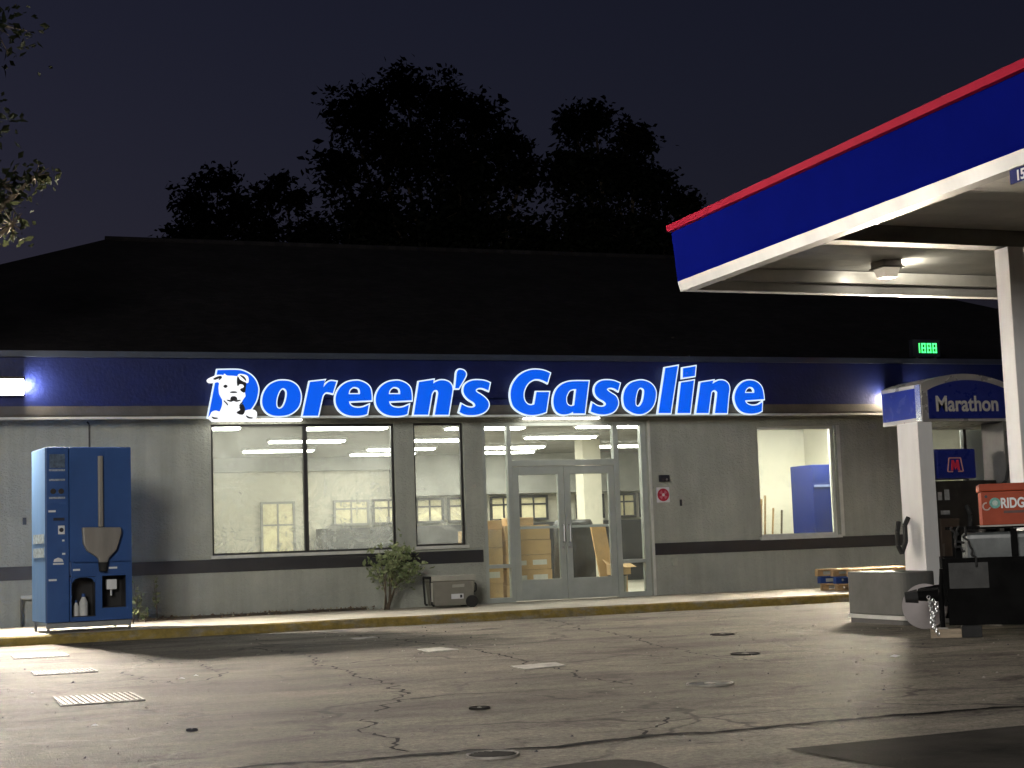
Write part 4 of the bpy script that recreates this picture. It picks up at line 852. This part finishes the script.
# ------------------------------------------------------------------ canopy
CA = thing('fuel_canopy', 'fuel station canopy with blue fascia, red top stripe and white edge', 'canopy', (11.3, -9, 0))
Y0, Y1, XR2 = -6.05, -16.5, 17.5
def left_panel(nm, pts, mat): return M().prism(pts, 'y', Y1, Y0).build(nm, mat, CA)
left_panel('blue_fascia', [(8.545, 4.225), (8.485, 4.845), (8.66, 4.845), (8.70, 4.225)], CANB)
left_panel('red_stripe', [(8.425, 4.847), (8.415, 4.925), (8.70, 4.925), (8.66, 4.847)], CANR)
left_panel('white_edge', [(8.575, 4.10), (8.543, 4.223), (8.70, 4.223), (8.72, 4.10)], WHITEC)
def far_panel(nm, y0, y1, z0, z1, mat): return M().box(8.72, XR2, y0, y1, z0, z1).build(nm, mat, CA)
far_panel('blue_fascia', Y0 - .16, Y0 + .03, 4.225, 4.845, CANB); far_panel('red_stripe', Y0 - .14, Y0 + .09, 4.847, 4.925, CANR); far_panel('white_edge', Y0 - .15, Y0 + .0, 4.10, 4.223, WHITEC)
M().box(8.74, XR2, Y0 - .26, Y0 - .165, 4.22, 4.37).build('inner_gutter', DECK, CA)
dk = M(); n = 28; 
for i in range(n):
    y = Y1 + (Y0 - .17 - Y1) * i / n; d = (Y0 - .17 - Y1) / n
    dk.box(8.722, XR2, y + .003, y + d - .003, 4.38, 4.40); 
dk.box(8.722, XR2, Y1, Y0 - .17, 4.402, 4.43)
dk.build('soffit_deck', DECK, CA)
M().box(8.72, XR2, Y1, Y0 - .17, 4.80, 4.83).build('canopy_roof', GREYP, CA)
bm_ = M(); bm_.box(8.74, XR2, -8.97, -8.74, 4.19, 4.378); bm_.box(8.74, XR2, -13.5, -13.27, 4.19, 4.378); bm_.build('beam', BEAM, CA)
for y in (-9.0, -13.52):
    c = M().box(11.225, 11.435, y, y + .24, .15, 4.188).build('column', WHITEP, CA, bevel=.01)
    M().box(11.18, 11.48, y - .04, y + .28, .15, .19).build('base_plate', STEELP, c)
isl = M().prism([(10.36, -8.3), (14.6, -8.3), (14.8, -8.1), (14.8, -6.0), (14.6, -5.8), (11.2, -5.8), (11.0, -6.0)], 'z', -.02, .15).build('pump_island', CONC, bevel=.02); tag(isl, kind='structure')
isl2 = M().prism([(10.5, -9.4), (14.6, -9.4), (14.6, -8.35), (10.5, -8.35)], 'z', -.02, .149).build('column_plinth', CONC, bevel=.02); tag(isl2, kind='structure')
isl3 = M().prism([(10.5, -14.0), (14.6, -14.0), (14.6, -12.9), (10.5, -12.9)], 'z', -.02, .149).build('far_plinth', CONC, bevel=.02); tag(isl3, kind='structure')
t = thing('canopy_lamp', 'boxy lamp hanging under the white canopy soffit', 'canopy lamp', (10.98, -7.0, 4.38))
M().box(10.83, 11.11, -7.13, -6.85, 4.30, 4.379).build('housing', pm('lamp_box', (.34, .31, .31), .5), t, bevel=.01)
M().box(10.815, 11.125, -7.145, -6.835, 4.285, 4.299).build('frame', pm('lamp_frame', (.14, .12, .11), .5), t)
hl = M(); hl.add([(10.85, -7.11, 4.284), (11.09, -7.11, 4.284), (11.09, -6.87, 4.284), (10.85, -6.87, 4.284), (10.88, -7.08, 4.17), (11.06, -7.08, 4.17), (11.06, -6.90, 4.17), (10.88, -6.90, 4.17)], [(0, 1, 5, 4), (1, 2, 6, 5), (2, 3, 7, 6), (3, 0, 4, 7), (4, 5, 6, 7)]); hl.build('prism_lens', em('canopy_lens', (1, .86, .66), .42, (.5, .46, .42)), t, bevel=.015)
M().box(11.112, 11.124, -7.05, -6.86, 4.315, 4.36).build('bulb_slot', em('canopy_bulb', (1, .92, .76), 1300), t)
M().box(11.125, 11.20, -7.0, -6.83, 4.30, 4.33).build('uplight_cup', pm('uplight_metal', (.3, .29, .27), .5), t)
up = M().add([(11.13, -6.995, 4.332), (11.195, -6.995, 4.332), (11.195, -6.835, 4.332), (11.13, -6.835, 4.332)], [(0, 1, 2, 3)]); up.build('uplight_lens', em('canopy_uplight', (1, .92, .76), 1200), t)
t = thing('height_sign', 'small blue clearance plate with white digits hanging from the canopy edge', 'sign', (8.6, -12.6, 4.0))
M().box(8.60, 8.612, -12.86, -12.42, 3.975, 4.10).build('plate', PUMPB, t)
text('digits', '15', .125, (8.597, -12.50, 3.992), PRINTW, t, .003, .002, R(-90))

# ------------------------------------------------------------------ fuel pump
PU = thing('fuel_pump', 'fuel pump with arched blue header sign on white posts', 'fuel pump', (12, -6.6, .15))
def arch(x0, x1, zb, zt, zc, n=24): return [(x0, zb), (x1, zb)] + [(x1 + (x0 - x1) * i / n, zt + (zc - zt) * math.sin(math.pi * i / n) ** .8) for i in range(n + 1)]
hb = M().prism(arch(11.36, 12.66, 2.375, 2.845, 2.975), 'y', -6.99, -6.12).build('header', pm('header_silver', (.42, .40, .38), .3, .55, var=.2, scale=2, streak=True), PU)
M().prism(arch(11.45, 12.645, 2.41, 2.765, 2.895), 'y', -7.004, -6.991).build('header_face', PUMPB, hb)
M().box(11.352, 11.359, -6.86, -6.14, 2.43, 2.80).build('header_side', pm('side_blue', (.008, .025, .30), .25, spec=.2, var=.3, scale=3), hb)
M().box(11.345, 11.359, -6.985, -6.88, 2.385, 2.84).build('header_trim', pm('trim_chrome', (.62, .6, .58), .14, .9), hb)
text('lettering', 'Marathon', .27, (12.02, -7.006, 2.505), pm('lettering_white', (.36, .34, .31), .5), hb, .006, .002, 0, 0, .9, 'CENTER')
wc = M().box(11.285, 11.50, -6.98, -6.53, .36, 2.374).build('post', WHITEP, PU, bevel=.012)
M().box(11.275, 11.51, -6.99, -6.52, .15, .358).build('post_boot', GREYP, wc, bevel=.01)
wc = M().box(12.56, 12.66, -6.98, -6.53, .15, 2.374).build('post', BEAM, PU, bevel=.01)
M().box(11.55, 12.5, -6.86, -6.30, .15, 1.64).build('dispenser_body', PUMPK, PU, bevel=.02)
pr = M().box(11.515, 11.80, -7.0, -6.88, .15, 1.17).build('lower_panel', PUMPR, PU, bevel=.01)
M().box(11.512, 11.56, -7.06, -7.01, .15, .86).build('side_step', PUMPR, PU)
tp = M().box(11.565, 12.15, -6.93, -6.5, 1.66, 2.035).build('topper', PUMPB, PU, bevel=.025)
mm = M()   # M in an angular outline
cx, cz = 11.835, 1.835
ol = [(-.115, -.085), (-.085, .085), (.085, .085), (.115, -.085)]
for i in range(3):
    a, b_ = ol[i], ol[i + 1]; mm.cyl((cx + a[0], -6.934, cz + a[1]), (cx + b_[0], -6.934, cz + b_[1]), .0085, n=6)
mm.cyl((cx - .105, -6.934, cz - .085), (cx - .04, -6.934, cz - .085), .0085, n=6); mm.cyl((cx + .04, -6.934, cz - .085), (cx + .105, -6.934, cz - .085), .0085, n=6)
mm.build('emblem_outline', pm('emblem_pale', (.45, .22, .2), .4), tp)
mk = M(); mk.prism([(-.065 + cx, cz - .07), (-.05 + cx, cz + .06), (-.025 + cx, cz + .06), (cx, cz + .005), (.025 + cx, cz + .06), (.05 + cx, cz + .06), (.065 + cx, cz - .07), (.035 + cx, cz - .07), (.028 + cx, cz - .01), (cx, cz - .06), (-.028 + cx, cz - .01), (-.035 + cx, cz - .07)], 'y', -6.932, -6.942)
mk.build('emblem_letter', REDS, tp)
rc = M()
rc.box(11.60, 11.66, -6.866, -6.861, 1.40, 1.50); rc.box(11.70, 11.77, -6.866, -6.861, 1.40, 1.53); rc.box(11.63, 11.76, -6.866, -6.861, 1.22, 1.27); rc.disc((11.66, -6.87, 1.02), (0, 1, 0), .03, .01, n=14)
rc.build('display_labels', pm('label_dim', (.22, .22, .22), .5, var=.5, scale=20), PU)
hz = M(); hz.tube([(12.45, -6.9, 1.5), (12.55, -6.98, 1.62), (12.62, -7.0, 1.9), (12.6, -7.0, 2.25)], .022).tube([(12.45, -6.9, 1.5), (12.3, -7.02, 1.1), (12.2, -7.05, .6)], .02); hz.build('hose', RUBB, PU)
nz = M(); nz.tube([(11.98, -6.92, 1.32), (11.98, -6.98, 1.2), (11.98, -6.95, 1.02)], .03).tube([(11.98, -6.95, 1.02), (12.12, -6.95, .98)], .018); nz.build('nozzle', RUBB, PU)
# oval-section steel guard at the island end
def rrect(x0, x1, y0, y1, r, n=8):
    pts = [(x0, y1), (x1, y1)]
    for cx_, cy_, a0 in ((x1 - r, y0 + r, 0), (x0 + r, y0 + r, -90)):
        for i in range(n + 1): a = R(a0 - 90 * i / n); pts.append((cx_ + r * math.cos(a), cy_ + r * math.sin(a)))
    return pts
t = thing('island_guard', 'grey metal guard box with rounded corner at the end of the pump island', 'guard box', (10.1, -8, 0), 0)
M().prism(rrect(9.9, 10.33, -8.62, -7.40, .2), 'z', .10, .585).build('guard_body', GREYP, t, bevel=.012)
M().prism(rrect(9.885, 10.345, -8.635, -7.39, .21), 'z', .055, .098).build('base_trim', STEEL, t); M().prism(rrect(9.91, 10.32, -8.61, -7.41, .19), 'z', .0, .053).build('plinth', DARKF, t)
# disc leaning by the guard
o = M(); d_ = Vector((-.72, -.66, .18)).normalized(); o.disc((9.545, -9.42, .25), d_, .235, .035, n=40); o = o.build('round_plate', pm('plate_grey', (.30, .27, .27), .6, var=.15, scale=4), loc=(9.545, -9.42, 0)); tag(o, 'round grey plate standing on edge beside the guard box', 'round plate')
# hose hanging on the pump column side
o = M().tube([(11.1, -6.72, 1.15), (11.06, -6.74, 1.02), (11.06, -6.74, .85), (11.12, -6.72, .76), (11.2, -6.7, .9), (11.2, -6.7, 1.1), (11.26, -6.7, 1.2)], .03).build('air_hose', RUBB, loc=(11.1, -6.7, .76)); tag(o, 'black hose coiled on the left side of the white pump post', 'hose')

# ------------------------------------------------------------------ trailer with tool box
TR = thing('utility_trailer', 'black utility trailer with tongue on a jack, under the canopy', 'trailer', (10.5, -10.0, 0))
BLK = pm('trailer_black', (.007, .007, .007), .7, var=.5, scale=4, spec=.02)
tm = M(); tm.box(9.06, 12.4, -10.50, -10.42, .40, .50).box(9.06, 12.4, -9.38, -9.30, .40, .50).box(9.06, 9.14, -10.42, -9.38, .40, .50).box(12.32, 12.4, -10.42, -9.38, .4, .5).box(9.14, 12.32, -10.42, -9.38, .44, .48); tm.build('chassis', BLK, TR)
M().box(9.06, 12.4, -10.535, -10.503, .12, .76).build('side_board', BLK, TR); M().box(9.06, 12.4, -9.3, -9.27, .12, .76).build('side_board', BLK, TR); M().box(9.03, 9.058, -10.5, -9.3, .3, .76).build('front_board', BLK, TR)
M().box(9.085, 9.45, -10.545, -10.537, .47, .715).build('grey_panel', pm('trailer_grey', (.022, .022, .021), .6, var=.6, scale=6), TR)
tg = M(); tg.tube([(9.06, -10.3, .44), (8.82, -9.95, .42)], .045, 8).tube([(9.06, -9.5, .44), (8.82, -9.9, .42)], .045, 8).cyl((9.0, -10.32, .40), (8.74, -10.36, .40), .06, .045, n=10); tg.build('tongue', BLK, TR)
cp = M(); cp.cyl((8.78, -10.36, .40), (8.66, -10.37, .39), .07, .05, n=12); cp.build('coupler', RUBB, TR)
jk = M(); jk.cyl((9.0, -10.42, .06), (9.0, -10.42, .42), .026, n=10); jk.cyl((9.0, -10.42, .42), (9.02, -10.44, .66), .02, n=8); j = jk.build('jack_stand', BLK, TR); M().box(8.95, 9.05, -10.47, -10.37, .085, .097).build('foot_plate', STEELP, j)
ch = M(); r7 = random.Random(9)
for i in range(17):
    z = .39 - i * .0215; a = R(90 * (i % 2) + r7.uniform(-15, 15)); c0 = Vector((8.885 + .05 * i / 17 + r7.uniform(-.004, .004), -10.47, max(.012, z)))
    u = Vector((math.cos(a), math.sin(a), 0)); pts = [c0 + u * .016 * math.cos(k * .785) + Vector((0, 0, .019 * math.sin(k * .785))) for k in range(9)]; ch.tube(pts, .0048, 5)
for i in range(16):
    z = .36 - i * .0215; a = R(90 * (i % 2) + 40); c0 = Vector((8.925 + .03 * math.sin(i * .5), -10.50, max(.012, z)))
    u = Vector((math.cos(a), math.sin(a), 0)); pts = [c0 + u * .016 * math.cos(k * .785) + Vector((0, 0, .019 * math.sin(k * .785))) for k in range(9)]; ch.tube(pts, .0048, 5)
ch.build('safety_chain', pm('chain_bright', (.75, .75, .75), .25, .9), TR)
for y in (-10.62, -9.2):
    wl = M().disc((10.7, y, .3), (0, 1, 0), .3, .17, n=28).build('wheel', RUBB, TR); M().disc((10.7, y - .09 if y < -10 else y + .09, .3), (0, 1, 0), .17, .012, n=20).build('rim', STEELP, wl)
fr = M()
for x in (9.19, 9.71, 10.35, 11.0, 11.6):
    for y in (-10.49, -9.6): fr.box(x - .03, x + .03, y, y + .05, .762, 1.03)
fr.box(9.1, 11.75, -10.49, -10.44, 1.032, 1.062).box(9.1, 11.75, -9.6, -9.55, 1.032, 1.062); fr.build('rack', BLK, TR)
t = thing('water_tank', 'cloudy grey tank strapped inside the trailer rack below the red tool box', 'tank', (10.3, -10.05, .50)); M().box(9.25, 11.5, -10.40, -9.66, .50, 1.0).build('tank_body', TANKM, t, bevel=.06, seg=3); M().disc((9.5, -10.03, 1.01), (0, 0, 1), .09, .03).build('filler_cap', RUBB, t)
cl = M(); r8 = random.Random(21)
for i in range(3):
    pts = [Vector((9.14 + .06 * i, -10.56, 1.06))]
    for k in range(9): pts.append(pts[-1] + Vector((r8.uniform(-.03, .05), r8.uniform(-.01, .01), r8.uniform(-.09, .02))))
    cl.tube(pts, .011, 6)
o = cl.build('cable_bundle', RUBB, loc=(9.2, -10.56, 1.0)); tag(o, 'tangle of black cable hanging at the corner of the trailer rack', 'cable')
t = thing('wood_block', 'pale wood block under the trailer jack', 'wood block', (9.05, -10.4, 0)); M().box(8.88, 9.17, -10.49, -10.33, 0, .083).build('block', mat_wood('block_wood', (.34, .27, .19)), t, bevel=.004); M().box(9.175, 9.36, -10.52, -10.34, 0, .115).build('rubber_chock', RUBB, t, bevel=.006)
TB = thing('tool_box', 'orange red steel tool box with white lettering on the trailer rack', 'tool box', (10.1, -10.2, 1.063))
tb = M().box(9.43, 10.75, -10.50, -9.9, 1.066, 1.385).build('box_body', ORNG, TB, bevel=.008); M().box(9.415, 10.765, -10.515, -9.885, 1.388, 1.462).build('lid', ORNG, TB, bevel=.012)
M().box(9.40, 10.78, -10.512, -9.88, 1.050, 1.0655).build('base_flange', STEELP, TB)
text('lettering', 'RIDGID', .132, (9.605, -10.503, 1.228), PRINTW, tb, .004, .002, 0, 0, .72)
M().box(9.63, 10.1, -10.5035, -10.5005, 1.175, 1.20).build('dark_line', pm('line_dark_red', (.08, .02, .012), .5), tb)
M().disc((9.555, -10.502, 1.275), (0, 1, 0), .052, .004, n=28).build('round_sticker', pm('sticker_teal', (.12, .33, .28), .5, var=.5, scale=30), tb)
M().disc((9.555, -10.506, 1.275), (0, 1, 0), .026, .003, n=20).build('sticker_centre', pm('sticker_pale', (.4, .5, .45), .5, var=.5, scale=40), tb)
rg = M(); n = 22
for i in range(n - 6):
    a0, a1 = 6.283 * (i + 5) / n, 6.283 * (i + 6) / n; rg.cyl((9.475 + .034 * math.cos(a0), -10.503, 1.245 + .034 * math.sin(a0)), (9.475 + .034 * math.cos(a1), -10.503, 1.245 + .034 * math.sin(a1)), .008, n=5)
rg.build('ring_mark', pm('mark_pale', (.55, .42, .38), .5), tb); M().disc((9.475, -10.503, 1.34), (0, 1, 0), .014, .006).build('latch_hole', INK, tb)

def swing(o, deg, piv=(9.06, -10.5)):
    a = R(deg); l = Vector(o.location); d = Vector((l.x - piv[0], l.y - piv[1], 0)); d.rotate(Euler((0, 0, a)))
    o.location = (piv[0] + d.x, piv[1] + d.y, l.z); o.rotation_euler.z += a
for nm in ('utility_trailer', 'water_tank', 'tool_box', 'cable_bundle', 'wood_block'): swing(bpy.data.objects[nm], -34)

# ------------------------------------------------------------------ distant price sign
t = thing('digit_display', 'small display with green glowing digits standing on the fascia above the pump sign', 'digit display', (16.15, -.3, 4.02))
M().box(15.89, 16.45, -.36, -.24, 4.06, 4.36).build('cabinet', INK, t); M().box(15.95, 16.01, -.33, -.27, 4.021, 4.059).box(16.33, 16.39, -.33, -.27, 4.021, 4.059).build('feet', DARKF, t)
GRN = em('green_digits', (.03, 1.0, .16), 1.6)
seg = {'1': 'bc', '8': 'abcdefg'}
gd = M()
for i, chd in enumerate('1888'):
    x0 = 15.95 + i * .115; w_, h_ = .082, .17; z0 = 4.125; th = .022
    S = {'a': (x0, x0 + w_, z0 + h_ - th, z0 + h_), 'd': (x0, x0 + w_, z0, z0 + th), 'g': (x0, x0 + w_, z0 + h_ / 2 - th / 2, z0 + h_ / 2 + th / 2), 'f': (x0, x0 + th, z0 + h_ / 2, z0 + h_), 'e': (x0, x0 + th, z0, z0 + h_ / 2), 'b': (x0 + w_ - th, x0 + w_, z0 + h_ / 2, z0 + h_), 'c': (x0 + w_ - th, x0 + w_, z0, z0 + h_ / 2)}
    for k in seg[chd]: a = S[k]; gd.box(a[0], a[1], -.368, -.361, a[2], a[3])
gd.build('digits', GRN, t)

# ------------------------------------------------------------------ trees
def tree(label, base, blobs, n_leaf, size, seed, mat, limb_r=.3, grp=None, name='broadleaf_tree', sub=16, spread=.34):
    r_ = random.Random(seed); t = thing(name, label, 'tree', base, group=grp); tr = M(); cr = M()
    top = Vector((sum(b[0] for b in blobs) / len(blobs), sum(b[1] for b in blobs) / len(blobs), min(b[2] - b[3] for b in blobs) + .5)); b0 = Vector(base)
    fork = b0.lerp(top, .8); tr.cyl(b0, b0.lerp(fork, .5) + Vector((.1, 0, 0)), limb_r, limb_r * .8, n=12); tr.cyl(b0.lerp(fork, .5) + Vector((.1, 0, 0)), fork, limb_r * .8, limb_r * .62, n=12)
    tot = sum(b[3] ** 2 for b in blobs)
    for (x, y, z, rad) in blobs:
        c = Vector((x, y, z)); mid = fork.lerp(c, .5) + Vector((r_.uniform(-.4, .4), r_.uniform(-.4, .4), r_.uniform(0, .5)))
        tr.cyl(fork, mid, limb_r * .42, limb_r * .28, n=8); tr.cyl(mid, c, limb_r * .28, limb_r * .12, n=7)
        subs = []
        for k in range(sub):
            d = Vector((r_.gauss(0, 1), r_.gauss(0, 1), r_.gauss(0, .9))).normalized() * rad * r_.uniform(.45, 1.12); subs.append(c + d); tr.cyl(c, c + d, limb_r * .07, limb_r * .02, n=5)
        for k in range(int(n_leaf * rad ** 2 / tot)):
            s = subs[r_.randrange(len(subs))] if r_.random() < (.7 if size > .15 else .82) else c
            g = spread * rad * (1 if s is not c else 1.7)
            q = s + Vector((r_.gauss(0, g), r_.gauss(0, g), r_.gauss(0, g * .8)))
            sprig(cr, q, (r_.uniform(-1, 1), r_.uniform(-1, 1), r_.uniform(-1, .6)), size * r_.uniform(.6, 1.4) * (1.5 if s is c and size > .15 else 1), r=r_)
    tr.build('trunk', BARK, t); cr.build('crown', mat, t); return t
G_ = 'dark trees behind the shop'
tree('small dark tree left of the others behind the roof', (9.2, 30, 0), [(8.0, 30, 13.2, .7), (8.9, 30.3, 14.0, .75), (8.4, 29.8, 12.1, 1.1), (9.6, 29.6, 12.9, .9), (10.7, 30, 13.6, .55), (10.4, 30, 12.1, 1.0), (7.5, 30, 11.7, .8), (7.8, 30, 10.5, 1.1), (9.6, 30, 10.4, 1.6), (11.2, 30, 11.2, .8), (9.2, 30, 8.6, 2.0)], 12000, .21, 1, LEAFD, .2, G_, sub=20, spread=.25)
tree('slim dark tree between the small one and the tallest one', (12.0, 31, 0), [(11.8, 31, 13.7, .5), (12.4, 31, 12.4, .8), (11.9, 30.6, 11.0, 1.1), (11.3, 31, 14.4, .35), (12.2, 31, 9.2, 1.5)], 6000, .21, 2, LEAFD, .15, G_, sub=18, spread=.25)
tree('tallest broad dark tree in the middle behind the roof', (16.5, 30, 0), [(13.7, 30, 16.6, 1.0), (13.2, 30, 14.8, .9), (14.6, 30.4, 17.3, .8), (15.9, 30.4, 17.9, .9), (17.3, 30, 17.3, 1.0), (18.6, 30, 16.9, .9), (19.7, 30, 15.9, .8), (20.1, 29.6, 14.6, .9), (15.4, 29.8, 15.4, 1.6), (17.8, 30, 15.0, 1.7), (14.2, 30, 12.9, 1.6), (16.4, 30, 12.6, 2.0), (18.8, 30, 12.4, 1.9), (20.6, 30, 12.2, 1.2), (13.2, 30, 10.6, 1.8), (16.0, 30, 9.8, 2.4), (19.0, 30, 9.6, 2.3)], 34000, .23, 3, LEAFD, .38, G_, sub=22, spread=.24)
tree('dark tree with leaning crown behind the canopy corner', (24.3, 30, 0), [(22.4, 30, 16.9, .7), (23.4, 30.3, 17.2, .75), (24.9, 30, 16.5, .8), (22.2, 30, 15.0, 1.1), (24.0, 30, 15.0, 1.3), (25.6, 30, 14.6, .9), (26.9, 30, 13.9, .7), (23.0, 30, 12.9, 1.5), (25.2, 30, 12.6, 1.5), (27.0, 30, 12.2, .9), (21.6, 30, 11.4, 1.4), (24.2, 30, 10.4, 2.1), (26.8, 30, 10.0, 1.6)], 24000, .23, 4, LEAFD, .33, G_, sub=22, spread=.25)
tree('olive lit leafy branches hanging in at the upper left edge', (-2.9, -1.6, 0), [(-1.4, -2.3, 9.2, 1.0), (-1.6, -2.2, 7.8, 1.0), (.55, -2.2, 8.15, .42), (-.2, -2.1, 8.7, .6), (.35, -2.0, 6.9, .38), (.62, -2.1, 6.0, .36), (1.08, -2.2, 6.12, .22), (.8, -2.0, 5.5, .28), (.3, -2.1, 5.9, .4), (-1.8, -2, 6.3, .9)], 3800, .13, 6, LEAFM, .18, None, 'overhanging_tree', 12, .40)

# ------------------------------------------------------------------ lot lamp, moon, sky, camera
LP = (-9.0, -30.0)
t = thing('lot_lamp', 'tall pole lamp lighting the lot from behind the camera', 'street lamp', (LP[0], LP[1], 0))
M().cyl((LP[0], LP[1], 0), (LP[0], LP[1], 9.0), .10, .06, n=12).build('pole', GREYP, t); M().box(LP[0] - .1, LP[0] + .9, LP[1] - .15, LP[1] + .15, 8.98, 9.12).build('lamp_head', GREYP, t)
def lamp(name, loc, target, power, col, size, blend=.6, rad=.3):
    l = bpy.data.lights.new(name, 'SPOT'); l.energy = power; l.color = col; l.spot_size = R(size); l.spot_blend = blend; l.shadow_soft_size = rad
    o = bpy.data.objects.new(name, l); COL.objects.link(o); o.location = loc
    o.rotation_euler = (Vector(target) - Vector(loc)).to_track_quat('-Z', 'Y').to_euler(); return o
lamp('lot_light', (LP[0] + .45, LP[1], 8.9), (6.5, -4.5, -.6), 14500, (1.0, .97, .91), 52, .3, 3.5)
su = bpy.data.lights.new('moon', 'SUN'); su.energy = .02; su.angle = R(.5); su.color = (.9, .93, 1)
so_ = bpy.data.objects.new('moon', su); COL.objects.link(so_); so_.rotation_euler = (R(88), 0, R(140))
wd = bpy.data.worlds.new('World'); SC.world = wd; wd.use_nodes = True
n = wd.node_tree; n.nodes.clear()
bg = n.nodes.new('ShaderNodeBackground'); ou = n.nodes.new('ShaderNodeOutputWorld'); sk = n.nodes.new('ShaderNodeTexSky')
sk.sky_type = 'NISHITA'; sk.sun_disc = False; sk.sun_elevation = R(2.0); sk.sun_rotation = R(-40); sk.air_density = 1.4; sk.dust_density = 2.0
hs = n.nodes.new('ShaderNodeHueSaturation'); hs.inputs['Saturation'].default_value = .6
n.links.new(sk.outputs[0], hs.inputs['Color']); tn = n.nodes.new('ShaderNodeMix'); tn.data_type = 'RGBA'; tn.blend_type = 'MULTIPLY'; tn.inputs[0].default_value = 1.0; tn.inputs[7].default_value = (.66, .70, 1.52, 1)
n.links.new(hs.outputs[0], tn.inputs[6]); n.links.new(tn.outputs[2], bg.inputs[0]); bg.inputs[1].default_value = .0165
n.links.new(bg.outputs[0], ou.inputs[0])
cd = bpy.data.cameras.new('camera'); cam = bpy.data.objects.new('camera', cd); COL.objects.link(cam); SC.camera = cam
cd.sensor_width = 36; cd.lens = 1546.61 * 36 / 1024; cd.clip_end = 600; cd.clip_start = .1
RW = ((0.93955399, -0.34059176, -0.03515049), (0.00199246, 0.10809561, -0.99413851), (0.34239499, 0.93397676, 0.10224028))
xr, yd, zf = (Vector(r) for r in RW); yu = -yd
mt = Matrix(((xr.x, yu.x, -zf.x, 0), (xr.y, yu.y, -zf.y, -23.2249), (xr.z, yu.z, -zf.z, 1.0555), (0, 0, 0, 1))); cam.matrix_world = mt
SC.render.engine = 'CYCLES'
SC.cycles.max_bounces = 8; SC.cycles.diffuse_bounces = 3; SC.cycles.glossy_bounces = 3; SC.cycles.transparent_max_bounces = 16; SC.cycles.caustics_reflective = False; SC.cycles.caustics_refractive = False
SC.cycles.sample_clamp_indirect = 6
SC.view_settings.view_transform = 'Standard'; SC.view_settings.look = 'None'; SC.view_settings.exposure = 0; SC.view_settings.gamma = 1
